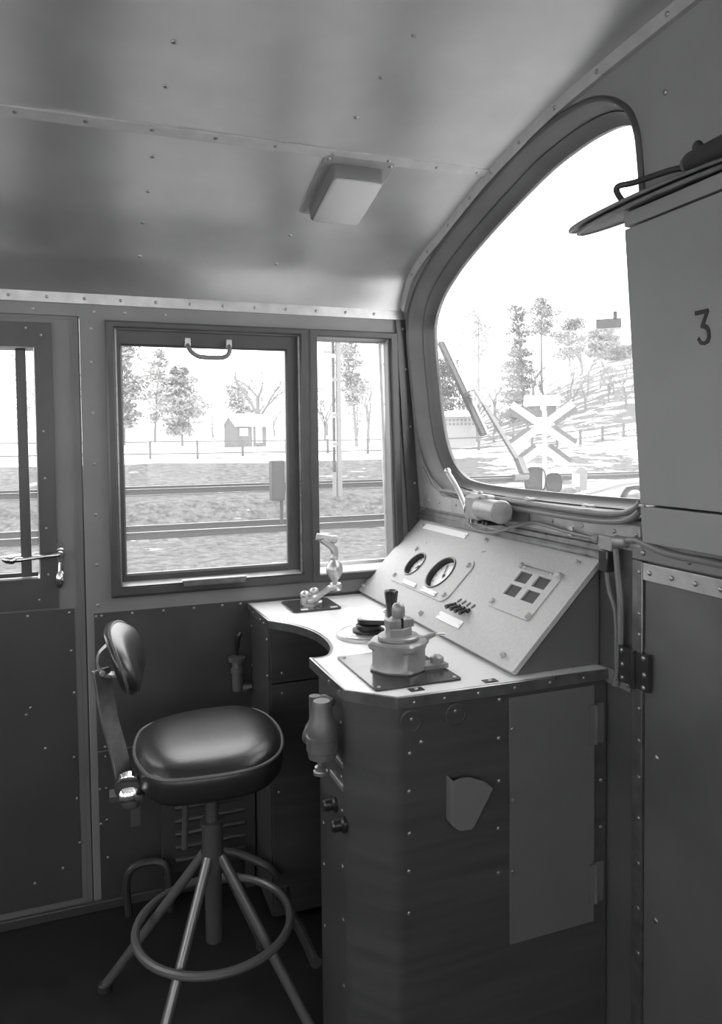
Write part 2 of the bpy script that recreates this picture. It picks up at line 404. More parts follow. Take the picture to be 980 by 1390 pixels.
# small fixed quarter window
t = struct(thing('window_2', 'narrow fixed quarter window next to the windscreen corner', 'window', (.86, D, .98)))
def q(x0, zb, d): return [(.712+d, .974+d), (1.030-d*1.0, .974+d), (1.017-d, 1.826-d), (.712+d, 1.826-d)]
def q2(l, r0, r1, zb, zt): return [(l, zb), (r0, zb), (r1, zt), (l, zt)]
b = MB(); ring(b, [(q2(.704, 1.042, 1.026, .974, 1.826), D), (q2(.704, 1.042, 1.026, .974, 1.826), D-.013), (q2(.708, 1.038, 1.022, .978, 1.822), D-.016), (q2(.730, 1.020, 1.001, .998, 1.806), D-.016), (q2(.733, 1.017, .998, 1.001, 1.803), D-.010), (q2(.733, 1.017, .998, 1.001, 1.803), D+.01)])
b.build('outer_frame', 'frame', t, smooth=20)
b = MB(); ring(b, [(q2(.733, 1.017, .998, 1.002, 1.803), D+.0), (q2(.736, 1.012, .986, 1.016, 1.800), D+.052), (q2(.740, 1.006, .980, 1.026, 1.796), D+.056), (q2(.740, 1.006, .980, 1.026, 1.796), D+.07)])
for z in (1.1, 1.25, 1.42, 1.58, 1.72): b.rivet((1.010-.03*(z-1), D+.03, z), (-1, 0, 0), .003)
for x in (.77, .85): b.rivet((x, D+.025, 1.80), (0, 0, -1), .003)
b.build('reveal', 'alu', t, smooth=20)
b = MB(); b.plate([q2(.738, 1.008, .982, 1.022, 1.80)], .004, lambda a, z, h: (a, D+.058+h, z)); b.build('pane', 'glass', t, smooth=0)
b = MB(); b.box(.6975, .7035, D-.012, D+.02, .975, 1.826); struct(b.build('trim_8', 'frame'))

# side door
t = struct(thing('door_1', 'grey side door with a window and lever handle', 'door', (-.34, D, 0)))
b = MB(); b.plate([rect(-.657, -.0135, .0125, 1.8355), rect(-.60, -.142, 1.05, 1.735)], .034, lambda a, z, h: (a, D+.008+h, z)); b.build('leaf', 'door', t, smooth=20)
b = MB(); b.box(-.0175, -.0135, D+.0055, D+.0085, .0125, 1.8355); b.build('edge_gap', 'black', t)
b = MB(); b.box(-.036, -.0335, D+.004, D+.010, .02, 1.828); b.box(-.655, -.0335, D+.004, D+.01, 1.8255, 1.8285); b.build('edge_bead', 'door', t)
b = MB(); b.plate([rect(-.645, -.092, .957, 1.812), rect(-.60, -.142, 1.05, 1.735)], .008, lambda a, z, h: (a, D+h, z))
for x, z in ((-.12, 1.775), (-.16, 1.795), (-.12, 1.49), (-.12, 1.35), (-.12, 1.2), (-.118, 1.06), (-.145, .985)): b.rivet((x, D, z), (0, -1, 0), .004)
b.build('window_frame', 'frame', t, smooth=20, bevel=.002)
b = MB(); ring(b, [(rect(-.604, -.139, 1.046, 1.739), D-.001), (rect(-.600, -.142, 1.05, 1.735), D-.004), (rect(-.597, -.145, 1.055, 1.732), D+.045)]); b.build('reveal', 'alu', t, smooth=20)
b = MB(); b.box(-.192, -.164, D+.008, D+.030, 1.055, 1.732); b.box(-.597, -.146, D+.01, D+.026, 1.055, 1.068); b.build('sash_bar', 'frame', t, bevel=.002)
b = MB(); b.box(-.597, -.146, D+.030, D+.034, 1.055, 1.732); b.build('pane', 'glass', t, smooth=0)
b = MB(); b.box(-.64, -.048, D+.004, D+.009, .045, .950)
for x, z in ((-.062, .938), (-.178, .938), (-.06, .82), (-.055, .69), (-.178, .66), (-.19, .64), (-.14, .53), (-.06, .49), (-.055, .36), (-.05, .22), (-.18, .12), (-.1, .15)): b.rivet((x, D+.004, z), (0, -1, 0), .005)
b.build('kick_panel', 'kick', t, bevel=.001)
b = MB(); b.prism([(x, D+.006, z) for x, z in rrect(-.101, -.074, 1.052, 1.158, .011)], (0, -.005, 0)); b.lathe([(.014, 0), (.014, .018), (.010, .024)], (-.083, D+.002, 1.122), (0, -1, 0), 14)
b.tube(catmull([(-.083, D-.030, 1.122), (-.10, D-.032, 1.121), (-.15, D-.032, 1.117), (-.185, D-.032, 1.114), (-.215, D-.034, 1.114), (-.235, D-.028, 1.119)], 5), [.008]*6+[.0062]*8+[.0075]*5+[.012]*5+[.010]*2, 12)
b.cyl((-.083, D+.0, 1.122), (-.083, D-.034, 1.122), .0085)
hd = b.build('door_handle', 'chrome', t)
b = MB(); b.ball((-.086, D-.012, 1.043), 1, 14, 10, (.013, .012, .027)); b.tube([(-.084, D-.004, 1.095), (-.085, D-.008, 1.08), (-.086, D-.010, 1.065)], .0055, 8); b.build('key_cover', 'chrome', hd)

# right wall and rear wall, behind the viewer, with their windows and doorway
b = MB()
b.plate([[(XB, 0), (1.2, 0), (1.2, 1.9), (XB, 1.9)], rect(-1.25, -.45, 1.1, 1.84), rect(-.30, .32, 1.1, 1.84), rect(.42, 1.0, 1.1, 1.84)], .05, lambda a, z, h: (a, 2*YC-D-h, z))
struct(b.build('wall_right', 'wall', smooth=20))
b = MB()
b.plate([[(-1.25, 0), (2.45, 0), (2.45, 1.9)]+[(y, z+.03) for y, z in PROF]+[(-1.25, 1.9)], rect(-1.05, -.25, 1.1, 1.86), rect(1.40, 2.25, 1.1, 1.86), rect(.0, 1.15, 1.1, 1.95)], .05, lambda y, z, h: (XB-h, y, z))
struct(b.build('wall_back', 'wall', smooth=20))
for i, (x0, x1) in enumerate(((-1.25, -.45), (-.30, .32), (.42, 1.0))):
    t = struct(thing('window_%d' % (5+i), 'side window behind the viewer', 'window', ((x0+x1)/2, 2*YC-D, .95)))
    b = MB(); y = 2*YC-D
    b.loft([[(x, yy, z) for x, z in L] for L, yy in ((rect(x0-.03, x1+.03, 1.07, 1.87), y), (rect(x0-.03, x1+.03, 1.07, 1.87), y+.015), (rect(x0+.02, x1-.02, 1.12, 1.82), y+.015), (rect(x0+.02, x1-.02, 1.12, 1.82), y-.05))])
    b.build('outer_frame', 'frame', t, smooth=20)
for i, (y0, y1, z1) in enumerate(((-1.05, -.25, 1.86), (1.40, 2.25, 1.86), (0, 1.15, 1.95))):
    t = struct(thing('window_%d' % (8+i), 'rear window behind the viewer', 'window', (XB, (y0+y1)/2, 1.0)))
    b = MB()
    b.loft([[(xx, y, z) for y, z in L] for L, xx in ((rect(y0-.03, y1+.03, 1.07, z1+.03), XB), (rect(y0-.03, y1+.03, 1.07, z1+.03), XB+.015), (rect(y0+.02, y1-.02, 1.12, z1-.02), XB+.015), (rect(y0+.02, y1-.02, 1.12, z1-.02), XB-.05))])
    b.build('outer_frame', 'frame', t, smooth=20)

# nose door at the right, its frame strips and hinge
t = struct(thing('door_2', 'low grey sheet door in the front wall', 'door', (1.115, .9, 0)))
b = MB(); b.box(1.104, 1.115, .42, 1.252, .06, 1.172)
b.rivet((1.104, 1.215, .78), (-1, 0, 0), .008); b.rivet((1.104, 1.215, .43), (-1, 0, 0), .007)
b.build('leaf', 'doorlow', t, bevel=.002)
b = MB(); b.box(1.098, 1.106, .42, 1.252, 1.150, 1.186)
for i in range(8): b.rivet((1.098, 1.232-.062*i, 1.167), (-1, 0, 0), .006)
b.build('top_edge_strip', 'alu', t, bevel=.001)
b = MB(); b.box(1.098, 1.108, 1.254, 1.284, .04, 1.188)
for z in (1.165, 1.075, 1.03, .985, .87, .80, .72, .63, .53, .43, .33): b.rivet((1.098, 1.262, z), (-1, 0, 0), .005)
b.build('side_edge_strip', 'alud', t, bevel=.001)
b = MB(); b.box(1.090, 1.098, 1.226, 1.318, .915, .995); b.lathe([(.0065, 0), (.0065, .084)], (1.088, 1.270, .912), (0, 0, 1), 12)
for y, z in ((1.308, .985), (1.306, .955), (1.306, .925), (1.24, .985), (1.238, .95), (1.24, .922)): b.rivet((1.09, y, z), (-1, 0, 0), .006)
b.build('hinge', 'darkpl', t)
# frame over the nose door and the ledge below the windscreen
b = MB(); b.box(1.104, 1.116, .42, 1.292, 1.190, 1.232)
for y in (1.258, 1.13, 1.0, .87): b.rivet((1.104, y, 1.206), (-1, 0, 0), .007)
struct(b.build('trim_9', 'wall', bevel=.001))
b = MB(); b.prism([(1.114, 0, 1.170), (1.100, 0, 1.172), (1.096, 0, 1.178), (1.096, 0, 1.190), (1.101, 0, 1.193), (1.101, 0, 1.205), (1.106, 0, 1.209), (1.106, 0, 1.214), (1.114, 0, 1.217)], (0, 1.0, 0))
o_ = b.build('trim_10', 'alud'); o_.location = (0, 1.392, 0); struct(o_)
b = MB(); b.plate([[(2.34, 1.216), (1.262, 1.216), (1.262, 1.262), (2.19, 1.264), (2.27, 1.30), (2.33, 1.36), (2.345, 1.30)]], .004, lambda y, z, h: (FX(z)-.004+h, y, z))
for y in (2.30, 2.22, 2.10, 1.99, 1.70, 1.58, 1.46, 1.345, 1.275): b.rivet((FX(1.243)-.004, y, 1.243), (-1, 0, 0), .0052)
struct(b.build('trim_11', 'alu'))
b = MB(); b.box(1.108, 1.117, 1.30, 1.40, .890, .925)
b.rivet((1.108, 1.31, .905), (-1, 0, 0), .006); struct(b.build('trim_12', 'wall', bevel=.001))

# ------------------------------------------------------------------ driving desk
ZD = .922
cut = [(p.x, p.y) for p in catmull([(.492, 2.130), (.510, 2.106), (.548, 2.050), (.577, 1.970), (.586, 1.885), (.577, 1.800), (.551, 1.735), (.525, 1.718), (.498, 1.720)], 5)]
outline = [(.482, 2.392), (.485, 2.262)]+cut+[(.499, 1.600), (.501, 1.466), (.585, 1.378), (.84, 1.374), (1.113, 1.374), (1.113, 2.392)]
t = thing('desktop', 'pale smooth desktop with a curved cutout for the driver', 'desktop', (.8, 1.9, ZD-.03))
b = MB(); b.prism([(x, y, ZD-.004) for x, y in outline], (0, 0, .004)); b.build('surface', 'top', t, smooth=30)
b = MB()
e0 = outline[:-2]+[(1.113, 1.374)]
band = [(x, y) for x, y in outline[:-1]]
o1 = offset_loop(outline, .0015)
b.loft([[(x, y, ZD+.0008) for x, y in offset_loop(outline, -.007)], [(x, y, ZD+.0012) for x, y in offset_loop(outline, -.001)], [(x, y, ZD) for x, y in o1], [(x, y, ZD-.023) for x, y in o1], [(x, y, ZD-.023) for x, y in offset_loop(outline, -.006)]])
for x in (.62, .69, .77, .86, .95, 1.04): b.rivet((x, 1.3725, ZD-.012), (0, -1, 0), .0045)
for y in (1.50, 1.57, 1.65): b.rivet((.4985, y, ZD-.012), (-1, 0, 0), .004)
for y in (2.15, 2.2, 2.3, 2.37): b.rivet((.482, y, ZD-.012), (-1, 0, 0), .004)
b.build('edge_trim', 'alud', t, smooth=30)
for x, y in ((.642, 1.412), (.815, 1.402)):
    b = MB(); b.box(x-.016, x+.016, y-.010, y+.010, ZD, ZD+.0015); b.rivet((x, y, ZD+.0015), (0, 0, 1), .005); b.build('cover_tab', 'darkpl', t)

t = thing('desk_cabinet', 'dark sheet metal desk pedestal standing under the pale desktop', 'cabinet', (.8, 1.7, 0))
zt = ZD-.025
b = MB(); b.box(.600, 1.11, 1.384, 1.392, .02, zt)
for x, z in ((.618, .872), (.614, .80), (.612, .72), (.612, .63), (.610, .55), (.609, .46), (.72, .875), (.828, .885), (.826, .80), (.826, .705), (.824, .60), (.824, .50), (.64, .82), (1.095, .78), (1.095, .66), (1.095, .55), (1.09, .42)): b.rivet((x, 1.384, z), (0, -1, 0), .0052)
b.build('end_panel', 'desk', t)
b = MB(); L = []
for z in (.02, zt): L.append([(x, y, z) for x, y in [(.600, 1.384)]+arc(.600, 1.424, .040, 270, 225, 4)+[(.518, 1.456), (.506, 1.470), (.503, 1.49)]])
b.loft(L, closed=False); b.build('corner_panel', 'desk', t, smooth=50)
b = MB(); b.box(.503, .512, 1.49, 1.664, .02, zt)
for z in (.84, .72, .645, .52, .4, .25): b.rivet((.503, 1.502, z), (-1, 0, 0), .0045)
for z in (.55, .45, .3): b.rivet((.503, 1.64, z), (-1, 0, 0), .0045)
b.build('side_panel', 'desk', t)
b = MB(); b.box(.512, 1.11, 1.655, 1.664, .02, zt); b.build('knee_panel', 'desk', t)
b = MB(); b.box(.850, 1.073, 1.378, 1.3835, .335, .888)
for z in (.818, .66, .50): b.rivet((.856, 1.378, z), (0, -1, 0), .0045)
dr = b.build('door', 'deskdoor', t, bevel=.001)
for z in (.797, .425):
    b = MB(); b.box(1.058, 1.074, 1.374, 1.3785, z-.046, z+.046); b.box(1.078, 1.100, 1.379, 1.3835, z-.046, z+.046); b.lathe([(.005, 0), (.005, .092)], (1.076, 1.376, z-.046), (0, 0, 1), 10); b.build('hinge', 'deskdoor', dr)
for x, z in ((.616, .880), (.720, .880)):
    b = MB(); b.lathe([(.026, 0), (.026, .003), (.022, .004), (.021, .002), (.001, .002)], (x, 1.384, z-.012), (0, -1, 0), 24); b.build('round_cover', 'desk', t)
for y, z in ((1.545, .640), (1.485, .622)):
    b = MB(); b.lathe([(.018, 0), (.018, .006), (.013, .01), (.013, .026), (.010, .030)], (.503, y, z), (-1, 0, 0), 12); b.build('knob', 'black', t)
for y0_, y1_, z_ in ((1.49, 1.58, .692), (1.49, 1.545, .742)): MB().box(.5005, .503, y0_, y1_, z_, z_+.010).build('label_strip', 'alu', t)
# far pedestal by the wall
b = MB(); b.box(.490, .498, 2.135, 2.39, .02, zt)
for y, z in ((2.15, .86), (2.15, .75), (2.37, .85), (2.37, .72), (2.16, .6), (2.16, .45)): b.rivet((.490, y, z), (-1, 0, 0), .0045)
b.build('far_side_panel', 'desk', t)
b = MB(); b.box(.498, 1.11, 2.130, 2.138, .02, .728); b.box(.498, 1.11, 2.130, 2.138, .733, zt)
for x, z in ((.53, .76), (.53, .70), (.515, .6), (.515, .4)): b.rivet((x, 2.13, z), (0, -1, 0), .0045)
b.build('far_knee_panel', 'desk', t)
b = MB(); b.box(1.06, 1.07, 1.664, 2.13, .02, zt); b.build('back_panel', 'desk', t)

# ------------------------------------------------------------------ instrument console (45 degree panel)
t = thing('instrument_console', 'sloping grey instrument console mounted at the back of the desk', 'console', (.99, 1.9, ZD))
QN = V((-1, 0, 1)).normalized(); QU = V((1, 0, 1)).normalized()
def Q(y, qq, h=0): return V((.867-.003, y, .930-.003))+QU*qq+QN*h       # qq = distance up the slope
g1, g2 = (2.166, .174), (1.986, .176)
b = MB()
holes = [circle(g1[0], g1[1], .044, 40), circle(g2[0], g2[1], .057, 40)]
lw = [(1.608, .241), (1.529, .241), (1.608, .197), (1.529, .197)]
holes += [rect(y-.027, y+.027, qq-.0165, qq+.0165) for y, qq in lw]
b.plate([rrect(1.402, 2.393, .010, .347, .008)]+holes, .012, lambda y, qq, h: Q(y, qq, h-.012))
for y, qq in ((2.325, .318), (1.893, .322), (1.462, .320), (1.470, .036), (1.916, .036), (2.372, .030)):
    b.lathe([(.0085, 0), (.0085, .002), (.006, .004), (.006, .009), (.004, .011)], Q(y, qq, 0), QN, 8)
for y, qq in ((2.21, .26), (2.19, .245), (1.86, .285), (1.87, .282)): b.rivet(Q(y, qq), QN, .003)
b.build('faceplate', 'panel', t, smooth=30, bevel=.0015)
b = MB(); b.prism([(.8895, 0, ZD+.0025), (1.098, 0, 1.131), (1.111, 0, 1.144), (1.111, 0, ZD+.0025)], (0, .970, 0)); o_ = b.build('housing', 'deskdoor', t); o_.location.y += 1.412
def plate_on(name, y0, y1, q0, q1, r, m, h=.002, th=.002, hol=[], screws=(), rr=.006):
    b = MB(); b.plate([rrect(y0, y1, q0, q1, r, 4)]+hol, th, lambda y, qq, hh: Q(y, qq, h+hh-.001))
    for y, qq in screws: b.lathe([(rr, 0), (rr, rr*.5), (rr*.7, rr*.9), (rr*.1, rr)], Q(y, qq, h+th-.001), QN, 10)
    return b
gp = plate_on('g', 1.850, 2.256, .092, .246, .030, 'panel', .001, .003, holes[:2], ((2.232, .112), (1.876, .114), (2.232, .226), (1.876, .226)), .008).build('gauge_plate', 'panel', t, smooth=30)
for (gy, gq), r in ((g1, .044), (g2, .057)):
    b = MB(); b.lathe([(r+.003, .004), (r+.002, .006), (r-.002, .005), (r-.002, -.014), (r-.010, -.016)], Q(gy, gq), QN, 40, cap=False); gg = b.build('gauge', 'black', t, smooth=40)
    b = MB(); b.lathe([(r-.004, -.0135), (r-.006, -.013), (.001, -.013)], Q(gy, gq), QN, 40); dl = b.build('dial', 'dial', gg)
    b = MB(); a = math.radians(130 if r < .05 else 60)
    dirv = V((0, 1, 0))*math.cos(a)+QU*math.sin(a)
    b.bar(Q(gy, gq, -.0105)-dirv*.012, Q(gy, gq, -.0105)+dirv*(r*.72), .003, .001, QN); b.lathe([(.006, 0), (.005, .003)], Q(gy, gq, -.013), QN, 12); b.build('needle', 'ink', gg)
    for k in range(9):
        a = math.radians(-40+32.5*k); dv = V((0, 1, 0))*math.cos(a)+QU*math.sin(a)
        b = MB(); b.bar(Q(gy, gq, -.0125)+dv*(r*.70), Q(gy, gq, -.0125)+dv*(r*.84), .0016, .0006, QN); b.build('scale_mark', 'ink', gg)
lp = plate_on('l', 1.474, 1.664, .136, .282, .008, 'panel', .001, .003, holes[2:], ((1.486, .148), (1.652, .150), (1.652, .272), (1.486, .272)), .0085).build('lamp_plate', 'panel', t, smooth=30)
for y, qq in lw:
    b = MB(); b.prism([Q(y+s1*.0285, qq+s2*.018, -.0015) for s1, s2 in ((-1, -1), (1, -1), (1, 1), (-1, 1))], QN*-.004); b.build('indicator_lamp', 'hole', lp)
for k in range(4):
    y = 1.794-.0257*k
    b = MB(); c = Q(y, .100, .002)
    b.lathe([(.0075, 0), (.0075, .004), (.005, .006)], c, QN, 10); d1 = (QN*.6-QU*.9+V((0, -.1, 0))).normalized()
    b.cyl(c+QN*.004-d1*-.002, c+QN*.004+d1*.026, .0042, .0066, 10); b.bar(Q(y+.001, .112, .001), Q(y-.006, .124, .001), .006, .003, QN); b.build('toggle_switch', 'black', t)
for y0, y1, q0, q1 in ((2.012, 2.312, .309, .331), (1.512, 1.640, .262, .278), (1.700, 1.832, .044, .068), (2.055, 2.150, .098, .112), (1.915, 2.010, .098, .113)):
    b = plate_on('n', y0, y1, q0, q1, .002, 'white', .002 if q0 > .2 or q0 < .09 else .0055, .002, [], [(y0+.006, (q0+q1)/2), (y1-.006, (q0+q1)/2)], .0025); b.build('nameplate', 'white', t, smooth=30)

# ------------------------------------------------------------------ controls on the desktop
# brake valve, nearest
t = thing('brake_valve', 'stout cast brake valve with domed cap on a dark plate', 'brake valve', (.66, 1.55, ZD))
b = MB(); b.prism([(x, y, ZD+.0005) for x, y in rrect(.558, .762, 1.430, 1.692, .008)], (0, 0, .004))
for x, y in ((.570, 1.444), (.750, 1.444), (.750, 1.678), (.572, 1.676)): b.rivet((x, y, ZD+.0045), (0, 0, 1), .005)
b.build('base_plate', 'darkpl', t)
c = V((.664, 1.555, 0)); z0 = ZD+.0045
def lobed(r, amp, z, n=56, k=4, ph=0.2):
    return [(c.x+(r+amp*max(0, math.cos(k*(2*PI*i/n)+ph))**4)*math.cos(2*PI*i/n), c.y+(r+amp*max(0, math.cos(k*(2*PI*i/n)+ph))**4)*math.sin(2*PI*i/n), z) for i in range(n)]
b = MB(); b.loft([lobed(.062, .006, z0), lobed(.064, .006, z0+.004), lobed(.061, .003, z0+.010), lobed(.061, .003, z0+.046), lobed(.064, .010, z0+.052), lobed(.065, .011, z0+.063), lobed(.061, .008, z0+.067)], True, True)
b.box(c.x+.045, c.x+.105, c.y-.045, c.y-.005, z0, z0+.010); b.box(c.x-.02, c.x+.02, c.y+.045, c.y+.095, z0, z0+.012)
b.lathe([(.016, 0), (.016, .012), (.010, .016)], (c.x+.085, c.y-.025, z0+.010), (0, 0, 1), 6)
b.build('body', 'cast', t, smooth=40, bevel=.0015)
b = MB(); b.lathe([(.046, .0), (.048, .002), (.048, .008), (.044, .011)], (c.x, c.y, z0+.067), (0, 0, 1), 40); b.build('top_flange', 'cast', t)
b = MB(); b.lathe([(.031, 0), (.031, .018), (.029, .020)], (c.x, c.y, z0+.076), (0, 0, 1), 6); b.build('hex_nut', 'cast', t, bevel=.0015)
b = MB(); b.lathe([(.020, 0), (.022, .003), (.022, .020), (.018, .024)], (c.x, c.y, z0+.094), (0, 0, 1), 20); b.box(c.x-.031, c.x-.004, c.y-.018, c.y+.012, z0+.095, z0+.114); b.box(c.x+.004, c.x+.033, c.y-.014, c.y+.014, z0+.095, z0+.114)
b.build('clamp', 'cast', t, bevel=.0015)
b = MB(); b.box(c.x-.0025, c.x+.0025, c.y-.0235, c.y-.019, z0+.094, z0+.119); b.build('clamp_slot', 'black', t)
b = MB(); b.lathe([(.013, 0), (.015, .004), (.0155, .018), (.0145, .025), (.011, .031), (.005, .034), (.001, .035)], (c.x, c.y, z0+.117), (0, 0, 1), 20); b.build('cap', 'cast', t)
b = MB(); b.cyl((c.x+.055, c.y-.01, z0+.062), (c.x+.088, c.y-.012, z0+.072), .008, .006, 10); b.cyl((c.x+.086, c.y-.012, z0+.071), (c.x+.112, c.y-.013, z0+.070), .0025, None, 8); b.build('oil_nipple', 'steel', t)

# master controller
t = thing('master_controller', 'round controller disc with flat arm and black tapered handle', 'controller', (.706, 1.861, ZD))
c = V((.706, 1.862, 0))
b = MB(); b.lathe([(.087, .0005), (.087, .009), (.084, .012), (.078, .012), (.077, .0105), (.001, .0105)], (c.x, c.y, ZD), (0, 0, 1), 48); b.build('disc', 'alu', t)
b = MB(); b.box(c.x-.074, c.x-.044, c.y-.03, c.y-.012, ZD+.0107, ZD+.0115); b.build('index_plate', 'white', t)
b = MB(); b.lathe([(.044, .0105), (.044, .018), (.034, .021), (.034, .030), (.028, .034), (.001, .034)], (c.x, c.y, ZD), (0, 0, 1), 28)
b.build('hub', 'black', t)
b = MB(); A0 = V((c.x, c.y, ZD+.041)); A1 = V((.790, 1.800, ZD+.041)); dd = (A1-A0).normalized(); ss = V((-dd.y, dd.x, 0))
pl = [A0+dd*(math.cos(a)*.030)+ss*(math.sin(a)*.030) for a in [PI/2+PI*i/10 for i in range(11)]]+[A1+dd*(math.cos(a)*.019)+ss*(math.sin(a)*.019) for a in [-PI/2+PI*i/10 for i in range(11)]]
b.prism([p+V((0, 0, -.006)) for p in pl], (0, 0, .012)); ar = b.build('arm', 'black', t, bevel=.002)
b = MB(); b.prism([p+V((0, 0, .0061)) for p in [A0.lerp(A1, .5)+(q_-A0.lerp(A1, .5))*.88 for q_ in pl]], (0, 0, .0020)); b.build('arm_plate', 'top', ar)
b = MB(); b.lathe([(.010, 0), (.012, .006), (.0185, .066), (.0195, .072), (.017, .076), (.012, .072), (.001, .070)], V((.764, 1.838, ZD+.047)), (0, 0, 1), 24); b.build('handle', 'black', t)
b = MB(); b.cyl(A0+dd*.045+ss*.026+V((0, 0, .004)), A0+dd*.045+ss*.026+V((0, 0, .016)), .005); b.ball(A0+dd*.045+ss*.026+V((0, 0, .022)), .0105, 14, 8, (1, 1, .7)); b.build('thumb_screw', 'steel', t)

# brake handle by the window
t = thing('hand_lever', 'bright cranked brake handle with ball grip beside the side window', 'lever', (.66, 2.27, ZD))
b = MB(); b.prism([(x, y, ZD+.0005) for x, y in rrect(.584, .742, 2.188, 2.352, .012)], (0, 0, .005)); b.build('base_plate', 'darkpl', t)
for x in (.612, .708): MB().box(x, x+.022, 2.196, 2.206, ZD+.0055, ZD+.0075).build('marker_tab', 'white', t)
b = MB(); b.lathe([(.036, 0), (.036, .010), (.030, .013), (.026, .030), (.022, .034)], (.664, 2.268, ZD+.0055), (0, 0, 1), 24); b.build('hub', 'steel', t)
b = MB(); b.ball((.640, 2.258, ZD+.040), .016, 14, 8, (1, 1, .9)); b.ball((.678, 2.282, ZD+.042), .017, 14, 8, (1, 1, .9)); b.cyl((.640, 2.258, ZD+.01), (.640, 2.258, ZD+.038), .014); b.cyl((.678, 2.282, ZD+.01), (.678, 2.282, ZD+.040), .014); b.build('bolt', 'alu', t)
b = MB()
P = [(.642, 2.242, ZD+.022), (.664, 2.244, ZD+.024), (.700, 2.250, ZD+.044), (.724, 2.256, ZD+.056), (.752, 2.262, ZD+.058)]
L = []
for i, p in enumerate(catmull(P, 4)):
    a = p-V((0, .014, 0)); e_ = p+V((0, .014, 0)); L.append([a+V((0, 0, -.007)), e_+V((0, 0, -.007)), e_+V((0, .0, .007)), a+V((0, 0, .007))])
b.loft(L, True, True); b.lathe([(.019, -.012), (.020, -.010), (.020, .009), (.016, .013)], (.745, 2.261, ZD+.058), (0, 0, 1), 18); b.build('arm', 'steel', t, bevel=.003)
b = MB(); b.lathe([(.009, 0), (.010, .010), (.018, .022), (.0265, .038), (.028, .050), (.025, .064), (.016, .076), (.012, .080), (.0135, .084), (.0135, .090), (.011, .094)], (.742, 2.261, ZD+.066), (0, 0, 1), 26); b.build('ball_grip', 'alu', t)
b = MB(); b.tube(catmull([(.742, 2.261, 1.076), (.743, 2.261, 1.092), (.738, 2.260, 1.108), (.724, 2.258, 1.120), (.706, 2.256, 1.133), (.698, 2.255, 1.140)], 5), .0125, 14); b.cyl((.682, 2.262, 1.146), (.738, 2.250, 1.136), .0115, None, 16); b.lathe([(.013, 0), (.013, .010), (.009, .013)], (.735, 2.2505, 1.1365), (.98, -.2, -.17), 16); b.build('crank', 'alu', t, bevel=.001)

# ------------------------------------------------------------------ things on and below the desk
t = thing('document_holder', 'tapered open-top holder fixed to the desk end panel', 'holder', (.745, 1.384, .62))
b = MB()
yo = 1.352
pl = [(.701, .739), (.718, .743), (.738, .741), (.772, .727), (.790, .711), (.742, .633), (.714, .635), (.700, .647)]
inner = [(.712, .7425), (.732, .7515), (.758, .7455), (.788, .7200)]
b.prism([(x, yo, z) for x, z in pl], (0, .005, 0))
for (x0, z0_), (x1, z1_) in zip(pl[4:]+pl[:1], pl[5:]+pl[:1]):
    dx, dz = x1-x0, z1_-z0_; l = math.hypot(dx, dz)
    if l < 1e-6: continue
    nx, nz = dz/l*.004, -dx/l*.004
    b.prism([(x0, yo, z0_), (x1, yo, z1_), (x1-nx, yo, z1_-nz), (x0-nx, yo, z0_-nz)], (0, 1.3838-yo, 0))
b.build('pocket', 'holder', t, smooth=30, bevel=.001)
b = MB(); b.prism([(x, 1.3800, z) for x, z in pl], (0, .0035, 0)); b.build('back_sheet', 'desk', t)

t = thing('air_regulator', 'cast air regulator bowl fixed beneath the desktop corner', 'regulator', (.47, 1.53, .80))
b = MB(); b.lathe([(.022, .0), (.030, .004), (.032, .018), (.034, .020), (.034, .050), (.031, .052), (.031, .078), (.024, .092), (.020, .120), (.018, .126)], (.458, 1.495, .770), (0, 0, 1), 24)
b.build('bowl', 'castdk', t)
b = MB(); b.lathe([(.017, 0), (.020, .004), (.020, .022), (.014, .028)], (.458, 1.540, .800), (-.4, .3, .1), 16); b.ball((.462, 1.570, .805), .021, 14, 10); b.cyl((.462, 1.560, .775), (.462, 1.560, .885), .013, None, 14); b.tube(catmull([(.470, 1.56, .87), (.48, 1.55, .88), (.490, 1.53, .878), (.494, 1.525, .878)], 4), .009, 10); b.build('side_port', 'castdk', t)
b = MB(); b.lathe([(.012, 0), (.013, .012), (.007, .016), (.007, .034)], (.458, 1.510, .734), (0, 0, 1), 12); b.lathe([(.016, 0), (.016, .007)], (.458, 1.510, .730), (0, 0, 1), 12); b.build('drain_cock', 'steel', t)

t = thing('shutoff_valve', 'dark shutoff valve with upright handle on the wall below the window sill', 'valve', (.44, D, .68))
b = MB(); b.lathe([(.016, 0), (.017, .055), (.020, .058), (.020, .072), (.016, .075), (.016, .092), (.027, .096), (.029, .110), (.024, .113), (.012, .116)], (.440, D-.030, .645), (0, 0, 1), 20); b.box(.428, .452, D-.03, D-.003, .69, .71); b.build('body', 'castdk', t)
b = MB(); b.tube([(.44, D-.030, .655), (.455, D-.03, .650), (.475, D-.03, .650), (.487, D-.03, .652)], .010, 10); b.lathe([(.015, 0), (.015, .012)], (.458, D-.03, .650), (1, 0, 0), 8); b.build('outlet', 'castdk', t)
b = MB(); b.tube(catmull([(.440, D-.03, .760), (.440, D-.032, .78), (.444, D-.036, .82), (.452, D-.036, .835)], 4), [.006]*5+[.009]*8, 8); b.build('handle', 'black', t)

t = thing('heater', 'low ribbed heater against the wall behind the stool', 'heater', (.33, 2.33, .12))
b = MB(); b.box(.19, .485, 2.335, 2.394, .10, .44)
for i in range(7): b.tube([(.23, 2.333, .14+.042*i), (.45, 2.333, .14+.042*i)], .009, 8)
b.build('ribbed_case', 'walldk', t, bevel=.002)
for x in (.21, .465): MB().box(x-.015, x+.015, 2.34, 2.39, 0, .10).build('foot', 'walldk', t)

